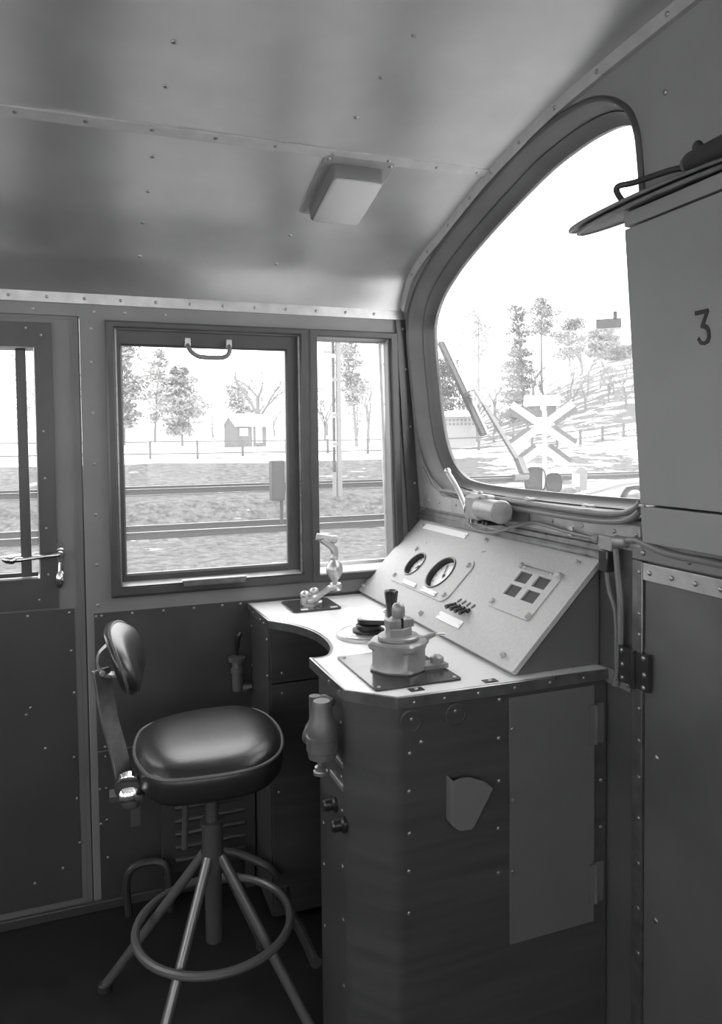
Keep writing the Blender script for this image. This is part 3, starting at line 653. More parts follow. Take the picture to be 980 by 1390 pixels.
t = tag(MB().tube(catmull([(.50, 2.10, .16), (.47, 2.12, .19), (.40, 2.2, .20), (.36, 2.24, .19), (.33, 2.26, .16), (.32, 2.27, .0)], 5), .013, 10).build('heating_pipe', 'pipe'), 'bent dark pipe rising from the floor beside the heater', 'pipe')
t = tag(MB().tube(catmull([(.475, 1.92, .24), (.478, 1.90, .20), (.482, 1.86, .185), (.487, 1.80, .19), (.488, 1.664, .195)], 5), .014, 10).build('hose', 'pipe'), 'short dark hose hooking out of the desk pedestal', 'hose')
t = tag(MB().tube(catmull([(.085, 2.30, .02), (.08, 2.30, .12), (.10, 2.30, .165), (.16, 2.30, .17), (.20, 2.28, .15), (.205, 2.28, .02)], 6), .012, 10).build('foot_bar', 'pipe'), 'dark looped foot bar on the floor by the door', 'foot bar')

# ------------------------------------------------------------------ stool
SX, SY, SZ = .270, 1.825, .700
t = thing('driver_stool', 'swivel stool with round-cornered dark leather seat and small backrest', 'stool', (SX, SY, 0))
def sup(a, e=3.2): c_, s_ = math.cos(a), math.sin(a); return (math.copysign(abs(c_)**(2/e), c_), math.copysign(abs(s_)**(2/e), s_))
SO = [(.088, 1.835), (.102, 1.950), (.133, 2.012), (.204, 2.052), (.304, 2.066), (.392, 2.050), (.440, 1.99), (.455, 1.884), (.444, 1.786), (.416, 1.712), (.368, 1.664), (.314, 1.648), (.237, 1.648), (.161, 1.660), (.122, 1.690), (.100, 1.742)]
SLP = [(p.x, p.y) for p in catmull(SO, 4, True)]
SCX, SCY = sum(p[0] for p in SLP)/len(SLP), sum(p[1] for p in SLP)/len(SLP)
def seat_loop(f, z): return [(SCX+(x-SCX)*f, SCY+(y-SCY)*f, z) for x, y in SLP]
b = MB(); b.loft([seat_loop(.80, SZ-.068), seat_loop(.93, SZ-.064), seat_loop(.985, SZ-.050), seat_loop(1.0, SZ-.020), seat_loop(.99, SZ-.004), seat_loop(.96, SZ+.006), seat_loop(.88, SZ+.018), seat_loop(.72, SZ+.026), seat_loop(.5, SZ+.030), seat_loop(.25, SZ+.031), seat_loop(.05, SZ+.031)], True, True)
st = b.build('seat', 'leather', t, smooth=70)
b = MB(); b.tube(seat_loop(.995, SZ+.001), .0042, 8, True); b.build('piping', 'piping', st)
b = MB(); b.box(SX-.10, SX+.10, SY-.10, SY+.10, SZ-.086, SZ-.072); b.box(-.0+.03, SX, SY-.022, SY+.022, SZ-.092, SZ-.080); b.build('seat_bracket', 'tubedk', t)
HZ = .425
b = MB(); b.cyl((SX, SY, HZ-.09), (SX, SY, SZ-.08), .017); b.cyl((SX, SY, HZ-.03), (SX, SY, HZ+.075), .026); b.lathe([(.030, 0), (.030, .012)], (SX, SY, HZ+.075), (0, 0, 1), 18); b.build('column', 'tubedk', t)
b = MB(); b.cyl((SX, SY, HZ-.22), (SX, SY, HZ-.02), .021, .021, 16); b.build('spindle_guard', 'tubedk', t)
b = MB(); b.cyl((SX-.065, SY+.03, HZ+.01), (SX-.058, SY+.03, SZ-.09), .008); b.build('height_lever', 'tubedk', t)
RR = .19
for k, a in enumerate((232, 322, 52, 142)):
    ar_ = math.radians(a); u = V((math.cos(ar_), math.sin(ar_), 0))
    b = MB(); p0 = V((SX, SY, HZ))+u*.022; p1 = V((SX, SY, .012))+u*(.33 if k in (0, 3) else .272)
    b.tube([p0, p0.lerp(p1, .5), p1], .0125, 12)
    lg = b.build('leg', 'tube', t)
    b = MB(); b.lathe([(.018, 0), (.018, .018), (.013, .022)], p1+V((0, 0, -.012)), (0, 0, 1), 12); b.build('foot_cap', 'rubber', lg)
b = MB(); b.tube([(SX+RR*math.cos(2*PI*i/48), SY+RR*math.sin(2*PI*i/48), .250) for i in range(48)], .0105, 10, True); b.build('foot_ring', 'tube', t)
# back post, clamp and pad
b = MB(); L = []
for p in catmull([(.066, SY, .640), (.052, SY, .72), (.034, SY, .80), (.024, SY, .88), (.018, SY, .922)], 4):
    L.append([p+V((dx, dy, 0)) for dx, dy in ((-.021, -.010), (-.016, -.014), (.021, .010), (.016, .014))])
b.loft(L, True, True); b.build('back_post', 'steel', t, bevel=.0015)
b = MB(); b.lathe([(.026, 0), (.031, .003), (.031, .022), (.024, .026)], (.070, SY-.060, .652), (.1, 1, .15), 20); b.lathe([(.029, 0), (.029, .022), (.020, .028)], (.076, SY-.040, .628), (.1, -1, .25), 20); b.tube([(.062, SY-.045, .628), (.078, SY+.01, .626), (.13, SY, .616)], .012, 8); b.build('clamp', 'chrome', t)
b = MB(); b.box(.075, .096, SY-.05, SY-.045, .555, .60); b.build('clamp_tail', 'tubedk', t)
b = MB(); L = []
for p in catmull([(.058, SY, .905), (.030, SY, .908), (.012, SY, .930), (.016, SY, .962), (.044, SY, .985)], 5):
    L.append([p+V((dx, dy, dx)) for dx, dy in ((-.003, -.016), (.003, -.016), (.003, .016), (-.003, .016))])
b.loft(L, True, True); b.lathe([(.008, 0), (.006, .006)], (.022, SY-.016, .915), (0, -1, 0), 10); b.build('pad_bracket', 'steel', t, bevel=.001)
def pad_loop(w, f):      # outline across (Y) and height, bent round the back
    L = []
    for i in range(40):
        u, v = sup(2*PI*i/40, 2.4); y = .155*f*u; h = .074*f*v
        L.append((y, h))
    return L
def pad_pt(y, h, d):     # tilted, curved pad: d = thickness direction
    bend = .9*y*y-.10*y
    p = V((.058+bend*1.0+d, SY+y, 0)); tilt = math.radians(16)
    P_ = V((p.x-math.sin(tilt)*h, p.y, .948+h*math.cos(tilt)-d*.28)); c_ = V((.058, SY, 0)); a_ = math.radians(-13)
    return Matrix.Rotation(a_, 4, 'Z') @ (P_-c_) + c_
b = MB()
b.loft([[pad_pt(y, h, d) for y, h in pad_loop(0, f)] for f, d in ((.05, -.012), (.7, -.012), (.95, -.010), (1.0, -.004), (1.0, .008), (.96, .024), (.82, .034), (.5, .041), (.05, .043))], True, True)
bk = b.build('backrest', 'leather', t, smooth=70)
b = MB(); b.tube([pad_pt(y, h, .004) for y, h in pad_loop(0, 1.005)], .0035, 6, True); b.build('backrest_piping', 'piping', bk)

# ------------------------------------------------------------------ wiper motor, conduits and cables, wiper
t = thing('wiper_motor', 'small cast wiper motor mounted on the ledge under the windscreen', 'motor', (1.08, 1.85, 1.22))
b = MB(); b.box(1.028, 1.070, 1.835, 1.912, 1.222, 1.290); b.box(1.036, 1.066, 1.80, 1.90, 1.280, 1.296); b.cyl((1.052, 1.86, 1.29), (1.052, 1.86, 1.304), .008); b.box(1.06, 1.10, 1.76, 1.86, 1.224, 1.255)
b.build('gearbox', 'cast', t, bevel=.006)
b = MB(); b.cyl((1.047, 1.845, 1.256), (1.036, 1.722, 1.256), .030, None, 24); b.lathe([(.030, 0), (.032, .002), (.032, .012), (.029, .015)], (1.0365, 1.728, 1.256), (-.1, -1, 0), 24); b.build('motor_can', 'cast', t, bevel=.001)
b = MB(); b.box(1.094, 1.100, 1.68, 1.80, 1.225, 1.29); b.build('mounting_plate', 'castdk', t)
b = MB(); b.lathe([(.024, 0), (.024, .006), (.010, .008), (.010, .02)], (1.050, 1.912, 1.248), (-.1, 1, 0), 18); b.build('crank_disc', 'steel', t)
b = MB(); b.tube(catmull([(1.044, 1.930, 1.240), (1.046, 1.940, 1.256), (1.050, 1.975, 1.284), (1.048, 2.010, 1.318), (1.047, 2.040, 1.342), (1.047, 2.052, 1.352)], 4), .0078, 10); b.ball((1.047, 2.054, 1.354), .011, 12, 8); b.build('park_lever', 'steel', t)
b = MB(); b.box(1.05, 1.09, 1.79, 1.87, 1.212, 1.222)
for y in (1.80, 1.82, 1.85): b.cyl((1.05, y, 1.217), (1.036, y, 1.217), .006, None, 8)
b.build('terminal_block', 'black', t)

P = catmull([(1.097, 2.20, 1.284), (1.092, 2.06, 1.284), (1.082, 1.919, 1.284), (1.081, 1.65, 1.281), (1.081, 1.42, 1.280), (1.080, 1.31, 1.286), (1.078, 1.262, 1.298), (1.077, 1.235, 1.315)], 5)
b = MB(); b.tube(P, .0075, 10); tag(b.build('conduit', 'cable'), 'upper of two grey conduit tubes running under the windscreen', 'conduit')
b = MB(); b.tube([p+V((-.002, 0, -.0165)) for p in P[6:]], .0075, 10); tag(b.build('conduit', 'cable'), 'lower of two grey conduit tubes running under the windscreen', 'conduit')
for y, w_ in ((1.945, 'just behind the wiper motor'), (1.66, 'right in front of the wiper motor'), (1.42, 'close to the numbered locker')):
    b = MB(); b.box(1.074, 1.102, y-.007, y+.007, 1.2915, 1.296); b.rivet((1.079, y, 1.296), (0, 0, 1), .006)
    tag(b.build('conduit_clip', 'steel'), 'small screwed clip on the conduit tubes '+w_, 'clip', 'clips on the conduit tubes')
b = MB(); b.tube(catmull([(1.085, 1.99, 1.208), (1.066, 1.955, 1.200), (1.062, 1.913, 1.190), (1.064, 1.86, 1.186), (1.068, 1.80, 1.192), (1.080, 1.70, 1.222), (1.087, 1.639, 1.232), (1.090, 1.56, 1.228), (1.090, 1.498, 1.224), (1.088, 1.40, 1.221)], 5), .0048, 8)
tag(b.build('motor_cable', 'cable'), 'thin grey cable looping from the wiper motor to the cable gland', 'cable')
for y, z, w_ in ((2.0, 1.205, 'beside the motor lever'), (1.50, 1.224, 'above the right end of the console')):
    b = MB(); b.box(1.0945, 1.104, y-.008, y+.008, z-.010, z+.013); tag(b.build('cable_clip', 'steel', bevel=.001), 'little saddle clip for the thin motor cable '+w_, 'clip', 'clips on the motor cable')
t = thing('cable_gland', 'branching cable gland with screwed caps on the front wall', 'cable gland', (1.09, 1.36, 1.2))
b = MB(); b.box(1.086, 1.112, 1.338, 1.386, 1.198, 1.232); b.cyl((1.092, 1.386, 1.221), (1.09, 1.402, 1.221), .011, None, 10); b.cyl((1.098, 1.338, 1.222), (1.098, 1.30, 1.224), .014, .012, 12); b.build('body', 'cast', t, bevel=.003)
b = MB(); b.box(1.082, 1.104, 1.348, 1.378, 1.150, 1.200); b.build('terminal_cap', 'darkpl', t, bevel=.003)
b = MB(); b.tube(catmull([(1.098, 1.31, 1.226), (1.096, 1.27, 1.232), (1.094, 1.238, 1.227), (1.092, 1.19, 1.219), (1.092, 1.136, 1.216), (1.092, 1.069, 1.216), (1.092, .95, 1.212), (1.092, .7, 1.21)], 5), .0075, 10)
tag(b.build('wall_cable', 'cable'), 'grey cable running from the gland beneath the numbered locker', 'cable')
b = MB(); b.tube(catmull([(1.096, 1.366, 1.155), (1.098, 1.360, 1.11), (1.100, 1.340, 1.06), (1.100, 1.336, .97), (1.102, 1.338, .895)], 5), .0055, 8)
tag(b.build('drop_cable', 'cable'), 'thinner drop cable down the wall beside the console', 'cable')
b = MB(); b.tube(catmull([(1.098, 1.338, 1.205), (1.098, 1.330, 1.15), (1.098, 1.322, 1.09), (1.098, 1.3215, 1.0), (1.100, 1.330, .94), (1.102, 1.345, .895)], 5), .0075, 8)
tag(b.build('drop_cable', 'cable'), 'thicker drop cable down the wall next to the door hinge', 'cable')

t = thing('window_wiper', 'wiper blade on a long arm outside the windscreen', 'wiper', (1.21, 1.912, 1.36))
def WX(z, o_=.12): return FX(z)+o_
b = MB()
pA, pB = V((WX(1.795), 2.367, 1.795)), V((WX(1.467), 2.113, 1.467))
ax = (pB-pA).normalized()
b.bar(pA, pB, .016, .018, (1, 0, 0)); bl = b.build('blade', 'rubber', t)
b = MB(); b.bar(pA+V((.012, -.01, .0)), pB+V((.012, -.01, .0)), .006, .010, (1, 0, 0)); b.build('blade_spine', 'alud', bl)
b = MB(); pm = pA.lerp(pB, .60); pe = V((WX(1.365)+.012, 1.905, 1.355))
b.bar(pm+V((.012, 0, 0)), pm+V((.014, -.05, .012)), .012, .010, (1, 0, 0)); b.bar(pm+V((.014, -.05, .012)), pe, .010, .014, (1, 0, 0)); b.bar(pm+V((.014, -.05, .012)).lerp(pe, .0), pm, .018, .012, (1, 0, 0))
b.build('arm', 'tubedk', t)
b = MB(); b.ball(pm+V((.014, -.02, .006)), .024, 12, 8, (.6, 1.5, .6)); b.ball(pm+V((.010, .012, .0)), .016, 10, 8, (.8, 1.2, .8)); b.build('snow_clump', 'snow', t)
b = MB(); b.lathe([(.010, 0), (.010, .04), (.008, .05)], (WX(1.335)-.03, 1.90, 1.338), (1, 0, 0), 14); b.bar(pe+V((0, .03, .035)), pe+V((0, -.005, -.012)), .022, .02, (1, 0, 0)); b.build('pivot', 'tubedk', t)

# ------------------------------------------------------------------ numbered locker on the centre pillar
t = thing('wall_locker', 'tall grey locker numbered 3 hanging on the centre pillar', 'locker', (1.03, 1.0, 1.23))
def LK(y, z, off): return (FX(z)-off, y, z)
def slab(b, y0, y1, z0, z1, o0, o1): return b.loft([[LK(y0, z0, o1), LK(y1, z0, o1), LK(y1, z1, o1), LK(y0, z1, o1)], [LK(y0, z0, o0), LK(y1, z0, o0), LK(y1, z1, o0), LK(y0, z1, o0)]], True, True)
b = MB(); slab(b, .80, 1.158, 1.322, 1.846, .03, .090); b.build('body', 'locker', t, bevel=.002)
b = MB(); slab(b, .80, 1.158, 1.246, 1.318, .03, .090); b.build('base_drawer', 'locker', t, bevel=.002)
b = MB(); slab(b, .80, 1.158, 1.850, 1.876, .03, .090); b.build('lid', 'locker', t, bevel=.002)
b = MB(); slab(b, .81, 1.15, 1.24, 1.87, .0, .032); b.build('back_board', 'walldk', t)
b = MB(); slab(b, 1.145, 1.160, 1.3165, 1.3205, .088, .093); b.build('catch', 'alu', t)
def digit3(y0, z0, w, h, off):
    pts = [(0, .92), (.0, 1), (.88, 1), (.92, .94), (.62, .60), (.80, .52), (.93, .38), (.93, .20), (.78, .04), (.5, 0), (.2, .04), (.06, .20), (.2, .24), (.3, .13), (.5, .10), (.68, .16), (.74, .28), (.70, .40), (.52, .47), (.36, .48), (.34, .55), (.64, .90)]
    pts = [(0, .87), (0, 1), (.86, 1), (.90, .92), (.60, .60), (.78, .54), (.92, .40), (.93, .20), (.80, .05), (.52, 0), (.22, .04), (.06, .20), (.2, .26), (.34, .13), (.52, .11), (.66, .16), (.73, .28), (.68, .40), (.50, .47), (.34, .49), (.32, .55), (.62, .87)]
    return [(y0-w*a, z0+h*c_, off) for a, c_ in pts]
b = MB(); b.plate([[(y, z) for y, z, _ in digit3(.996, 1.606, .034, .060, 0)]], .0008, lambda y, z, h: LK(y, z, .0902+h)); b.build('number_marking', 'ink', t, smooth=0, label='dark painted numeral 3')

for zo, hx, yl_, lab in ((1.8925, .036, 1.345, 'upper of two thin dark signal paddles lying stacked on the locker'), (1.881, .034, 1.318, 'lower of two thin dark signal paddles lying stacked on the locker')):
    t = thing('signal_paddle', lab, 'paddle', (.99, 1.2, zo), 'signal paddles on the locker')
    def oval(z_, w_): return [(.985+w_*math.sin(2*PI*i/40), yl_-.24+.24*math.cos(2*PI*i/40), zo+z_) for i in range(40)]
    b = MB(); b.loft([oval(-.002, hx*.9), oval(-.001, hx), oval(.001, hx), oval(.002, hx*.9)], True, True); b.build('blade', 'tubedk', t)
    b = MB(); b.tube(oval(0, hx), .0042, 8, True); b.build('rim', 'alud', t)
b = MB(); b.tube(catmull([(.975, 1.16, 1.895), (.972, 1.17, 1.906), (.968, 1.180, 1.925), (.970, 1.175, 1.934), (.985, 1.15, 1.934), (1.0, 1.06, 1.930), (1.0, 1.02, 1.914), (1.0, 1.0, 1.892)], 5), .006, 8)
tag(b.build('wire_handle', 'rubber'), 'dark bent wire handle standing up from the locker lid', 'handle')
b = MB()
L = []
for y, r in ((1.015, .004), (1.012, .018), (1.0, .022), (.95, .024), (.85, .026), (.75, .026)): L.append([(.985+r*1.3*math.cos(2*PI*i/20), y, 1.9165+r*.95*math.sin(2*PI*i/20)) for i in range(20)])
b.loft(L, True, True); b.ball((.990, 1.0, 1.944), .011, 10, 8, (1, .8, 1.1)); tag(b.build('rolled_flag', 'rubber', smooth=60), 'dark rolled signal flag lying along the locker top', 'flag')

# ------------------------------------------------------------------ ceiling lamp
yl = 1.895; zl = ceil_z(yl); nl = ceil_n(yl); tl = V((0, -nl.z, nl.y)); 
if tl.y < 0: tl = -tl
lo = V((.665, yl, zl))+nl*.002
def LP(x, s, h): return lo+V((x, 0, 0))+tl*s+nl*h
t = thing('ceiling_light', 'rectangular ceiling light with a milky cover', 'ceiling light', tuple(lo))
b = MB(); b.prism([LP(x, s, -.012) for x, s in rrect(-.095, .095, -.135, .132, .014)], nl*.016)
for x, s in ((-.083, -.12), (.083, -.12), (.083, .118), (-.083, .118), (-.083, 0), (.083, 0)): b.rivet(LP(x, s, .004), nl, .006)
b.build('base_plate', 'cast', t, bevel=.001)
b = MB(); b.loft([[LP(x*f, s*f2, h) for x, s in rrect(-.072, .072, -.105, .110, .012)] for f, f2, h in ((1, 1, .003), (.99, .995, .036), (.96, .97, .040))], True, True)
for x, s in ((-.062, -.095), (.062, -.095), (.062, .098), (-.062, .098)): b.rivet(LP(x, s, .0405), nl, .005)
b.build('housing', 'holder', t, bevel=.001)
b = MB(); b.loft([[LP(x*f, s*f, h) for x, s in rrect(-.066, .066, -.099, .103, .012)] for f, h in ((1, .0395), (1, .044), (.97, .046))], True, True); b.build('diffuser', 'lampglass', t)

# ================================================================== outside
def sm(v): v = max(0, min(1, v)); return v*v*(3-2*v)
BT = [(19.3, -.74), (20.6, -.12), (24.9, -.07), (27, .22), (31, .74), (33, .74), (37, .80), (60, 1.45), (120, 3.2), (200, 6)]
def terr(x, y):
    r = math.hypot(x, y); th = math.degrees(math.atan2(x, max(y, .01)))
    z = BT[0][1] if y <= BT[0][0] else BT[-1][1]
    for (a, c_), (d, e_) in zip(BT, BT[1:]):
        if a < y <= d: z = c_+(e_-c_)*(y-a)/(d-a); break
    return z+12.5*sm((th-25)/16)*sm((r-33)/85)*(1 if y > 0 else 0)
def bump(x, y): return .10*math.sin(x*.9+y*.4)*math.sin(y*.7-x*.2)+.05*math.sin(x*2.3+1)*math.sin(y*1.9)
bm = bmesh.new()
xs = [-90+4*i for i in range(20)]+[-10+1.0*i for i in range(76)]+[66+3*i for i in range(40)]
ys = [-60+6*i for i in range(10)]+[0+1.5*i for i in range(8)]+[12+.5*i for i in range(52)]+[38+1.5*i for i in range(40)]+[98+5*i for i in range(24)]
lay = bm.verts.layers.float.new('snow_cover')
grid = []
for y in ys:
    row = []
    for x in xs:
        z = terr(x, y); r = math.hypot(x, y); th = math.degrees(math.atan2(x, max(y, .01)))
        if y < 31: z += bump(x, y)*.35 if not 16.5 < y < 25 else bump(x, y)*.12
        else: z += bump(x*.3, y*.3)*1.0*(1+max(0, r-50)*.01)
        v = bm.verts.new((x, y, z))
        if y < 16: c_ = .32
        elif y < 25: c_ = .35
        elif y < 30.2: c_ = .36
        elif y < 33.5: c_ = .80
        elif y < 37: c_ = .47 if y > 35 else .78
        else: c_ = .80
        if th > 24 and y > 16: c_ = min(c_, .62)+(.14 if th > 30 and y < 31 else .0)
        if th > 26 and r > 36: c_ = .50
        if th > 28 and r > 52: c_ = .44
        if th > 28 and r > 82: c_ = .52
        if y < 2: c_ = .9  # unseen near side set to full snow, bounces light up to the ceiling
        v[lay] = c_; row.append(v)
    grid.append(row)
for a, c_ in zip(grid, grid[1:]):
    for i in range(len(xs)-1): bm.faces.new((a[i], a[i+1], c_[i+1], c_[i]))
me = bpy.data.meshes.new('ground'); bm.to_mesh(me); bm.free(); me.materials.append(M['terrain'])
me.polygons.foreach_set('use_smooth', [True]*len(me.polygons))
o = bpy.data.objects.new('ground', me); COL.objects.link(o); struct(o)

# tracks: I-section rails and sleepers
def track(yn, yf, zh, label, x0, x1, ns, sx0):
    t = thing('railway_track', label, 'railway track', ((x0+x1)/2, (yn+yf)/2, zh-.2))
    pr = [(-.07, -.16), (.07, -.16), (.07, -.145), (.01, -.13), (.01, -.045), (.036, -.035), (.036, 0), (-.036, 0), (-.036, -.035), (-.01, -.045), (-.01, -.13), (-.07, -.145)]
    for y in (yn, yf):
        rl = MB().prism([(x0, y+a, zh+c_) for a, c_ in pr], (x1-x0, 0, 0)).build('rail', 'rail', t)
        MB().box(x0, x1, y-.030, y+.030, zh, zh+.004).build('running_surface', 'steel', rl)
    s0 = None
    for i in range(ns):
        x = sx0+.65*i
        if s0 is None:
            s0 = MB().box(x-.12, x+.12, yn-.55, yf+.55, zh-.30, zh-.16).build('sleeper', 'sleeper', t)
        else:
            c_ = s0.copy(); COL.objects.link(c_); c_.location.x += .65*i
track(17.60, 19.03, -.585, 'nearer railway track, lower of the two outside the windows', -30, 90, 50, -6)
track(22.75, 24.18, .10, 'farther railway track on raised bed below the snowy bank', -30, 90, 0, -6)

def foliage(b, c, rad, n, size, seed):
    r = random.Random(seed)
    for _ in range(n):
        while True:
            p = V((r.uniform(-1, 1), r.uniform(-1, 1), r.uniform(-1, 1)))
            if p.length < 1: break
        p = V((p.x*rad[0], p.y*rad[1], p.z*rad[2]))+V(c)
        e = Euler((r.uniform(-.9, .9), r.uniform(-.9, .9), r.uniform(0, 6.3))).to_matrix(); s1 = size*r.uniform(.5, 1.3)
        a, d = e @ V((s1, 0, 0)), e @ V((0, s1*.35, 0)); k = e @ V((0, 0, s1*.25))
        vs = [b.bm.verts.new(q_) for q_ in (p-a, p-d*.8+k, p+a, p+d*.8-k)]
        b.bm.faces.new(vs)

def conifer(x, y, ztop, label, w=1.6, lo_=.30, n=900, size=.30, layers=9, seed=1, m='pine', lean=0, zb=None, kindname='pine_tree', shape='pine'):
    z = terr(x, y)-.15 if zb is None else zb
    t = thing(kindname, label, 'tree', (x, y, z), group=None)
    h = ztop-z; r = random.Random(seed)
    tr = catmull([(x, y, z), (x+lean*.3, y, z+h*.4), (x+lean*.7, y, z+h*.75), (x+lean, y, z+h)], 4)
    b = MB(); b.tube(tr, [max(.018, (.014*h+.03)*(1-i/(len(tr)))) for i in range(len(tr))], 7)
    for k in range(layers):
        f = lo_+(1-lo_)*(k+.3)/layers; zz = z+h*f; a = r.uniform(0, 6.28); l = w*(1-f)*1.1+.2
        b.tube([(x+lean*f, y, zz), (x+lean*f+l*math.cos(a), y+l*math.sin(a), zz+.1*l)], [.03, .012], 4)
    b.build('trunk', 'bark', t)
    b = MB()
    for k in range(layers):
        f = lo_+(1-lo_)*(k+.5)/layers
        if shape == 'pine': rr = w*(.55+.45*math.sin(PI*(k+.6)/layers))*r.uniform(.7, 1.15)
        elif shape == 'spruce': rr = w*(1-.9*(k+.3)/layers)
        else: rr = w*r.uniform(.85, 1.1)*(1-.25*abs(k/layers-.4))
        for _ in range(3):
            a = r.uniform(0, 6.28); off = rr*.55*r.random()
            foliage(b, (x+lean*f+off*math.cos(a), y+off*math.sin(a), z+h*f+r.uniform(-.5, .5)*h*.5/layers), (rr*.6, rr*.6, h*(1-lo_)/layers*.55), n//(layers*3), size, r.random())
    b.build('crown', m, t, smooth=0)
    return t

def bare(x, y, ztop, label, spread=.5, depth=5, seed=1, zb=None, name='bare_tree', m='twig', thick=1.0):
    z = terr(x, y)-.15 if zb is None else zb
    t = thing(name, label, 'tree', (x, y, z)); h = ztop-z; r = random.Random(seed)
    bt, bb = MB(), MB()
    def grow(p, d, l, rad, k):
        q_ = p+d*l; mid = p.lerp(q_, .5)+V((r.uniform(-1, 1), r.uniform(-1, 1), 0))*l*.06
        (bt if k == depth else bb).tube([p, mid, q_], [rad, rad*.85, rad*.68], 5 if k > 2 else 3)
        if k == 0: return
        nb = 2 if k < depth else 3
        for i in range(nb+(r.random() < .5)):
            a = r.uniform(0, 6.28); tl_ = r.uniform(.35, .9)*spread*2
            nd = (d+V((math.cos(a), math.sin(a), r.uniform(-.1, .35)))*tl_).normalized()
            grow(p.lerp(q_, r.uniform(.55, 1) if i else 1), nd, l*r.uniform(.55, .8), rad*.58, k-1)
    grow(V((x, y, z)), V((r.uniform(-.05, .05), 0, 1)).normalized(), h*.34, .022*h*thick, depth)
    bt.build('trunk', 'bark', t); bb.build('branches', m, t)
    return t

# trees seen through the side windows
conifer(2.6, 57.9, 9.6, 'tallest broad pine at the left edge of the sliding window view', w=2.5, lo_=.16, n=3600, size=.20, layers=11, seed=3)
conifer(5.2, 62.5, 8.9, 'slim airy pine standing between the two broad pines', w=1.7, lo_=.25, n=1300, size=.20, layers=9, seed=5, lean=.6)
conifer(6.6, 55.6, 6.9, 'rounded broad pine with sloping right side nearest the fence', w=2.7, lo_=.16, n=3600, size=.20, layers=8, seed=8, lean=-.2)
conifer(14.3, 73.6, 7.2, 'faint pine behind the small hut, left of the bare tree', w=2.6, lo_=.15, n=1700, size=.22, layers=8, seed=11)
bare(12.1, 54.6, 8.3, 'bare broadleaf tree rising just behind the small hut', .5, 6, 21, thick=1.5)
conifer(17.2, 47.2, 8.1, 'leaning pine behind the mast in the narrow window', w=1.7, lo_=.42, n=1700, size=.18, layers=7, seed=13, lean=-.7)
bare(21.4, 56.0, 7.6, 'tall bare tree right of the mast in the narrow window', .4, 6, 22, thick=1.2)
bare(19.0, 60.0, 6.4, 'smaller bare tree just behind the mast in the narrow window', .45, 6, 27, thick=1.2)
rh = random.Random(5)
for i, (x, y, h_) in enumerate(((0.5, 76, 7.5), (3.8, 84, 7.0), (8.6, 80, 6.2), (11.0, 86, 7.2), (12.6, 79, 5.4), (17.5, 88, 6.4), (20.5, 84, 5.6), (23.5, 80, 6.4), (26.8, 84, 7.2), (30.0, 82, 7.0), (-3.0, 72, 7.8), (-6.0, 78, 8.2), (32.6, 62.0, 4.2), (27.0, 58.5, 3.6))):
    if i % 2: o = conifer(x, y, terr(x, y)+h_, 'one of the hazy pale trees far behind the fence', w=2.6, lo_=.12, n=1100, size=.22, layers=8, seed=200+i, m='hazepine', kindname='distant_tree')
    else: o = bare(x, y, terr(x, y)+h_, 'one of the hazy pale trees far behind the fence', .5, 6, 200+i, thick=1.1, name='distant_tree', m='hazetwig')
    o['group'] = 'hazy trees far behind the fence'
# trees seen through the windscreen
conifer(23.9, 47.2, 7.3, 'dense dark spruce at the left edge of the windscreen view', w=1.5, lo_=.06, n=3200, size=.17, layers=8, seed=31, m='pinedk', kindname='spruce_tree', shape='bush')
conifer(49.1, 87.1, 18.4, 'faint tall pine with sparse crown above the wiper blade', w=3.4, lo_=.55, n=900, size=.26, layers=6, seed=33)
conifer(34.9, 55.2, 9.0, 'bushy dark spruce standing alone in mid windscreen', w=2.0, lo_=.03, n=5200, size=.17, layers=9, seed=35, m='pinedk', kindname='spruce_tree', shape='bush')
conifer(37.2, 57.6, 13.4, 'lofty thin pine with ragged branches above the bushy spruce', w=1.5, lo_=.55, n=900, size=.22, layers=7, seed=36, m='pinedk', lean=-.9)
conifer(47.6, 70.4, 17.0, 'umbrella pine with a layered crown right of the lofty thin pine', w=2.6, lo_=.62, n=1500, size=.24, layers=5, seed=37)
conifer(60.5, 83.0, 17.5, 'left of three spreading hillside pines by the house', w=3.6, lo_=.2, n=2400, size=.26, layers=6, seed=41)
conifer(56.8, 72.5, 14.2, 'middle and lowest of three spreading hillside pines by the house', w=3.4, lo_=.2, n=2200, size=.26, layers=6, seed=42)
conifer(62.3, 78.2, 14.4, 'right of three spreading hillside pines by the house', w=3.2, lo_=.1, n=2000, size=.26, layers=5, seed=43)
conifer(55.5, 67.0, 11.6, 'low dark hedge-like conifer along the hill crest', w=2.4, lo_=.1, n=1800, size=.24, layers=4, seed=44, m='pinedk', kindname='conifer_shrub', shape='bush')
bare(37.3, 44.4, 7.0, 'spreading bare tree near the grey locker edge', .6, 6, 51, thick=1.5)
bare(25.4, 43.0, 4.6, 'bare bush beside the wiper arm', .8, 6, 52, name='bare_bush', thick=1.4)
bare(27.2, 43.6, 4.4, 'bare bush between the wiper arm and the bushy spruce', .8, 6, 53, name='bare_bush', thick=1.4)
hill = [(36.3, 47.8, 6.9), (39.0, 48.4, 7.6), (33.9, 46.5, 6.4), (41.0, 56.0, 8.6), (43.4, 55.0, 8.8), (46.5, 55.2, 9.3), (38.5, 56.5, 8.0), (29.2, 52.0, 6.2), (31.0, 58.0, 7.6), (44.9, 58.6, 9.8), (35.2, 64.0, 8.6), (39.0, 66.0, 9.6), (32.5, 66.0, 8.2), (43.0, 65.0, 10.8), (48.5, 61.0, 11.0), (51.0, 60.0, 11.6), (50.0, 66.5, 12.6), (28.5, 61.0, 6.8), (45.5, 50.5, 8.4), (42.0, 51.5, 8.0)]
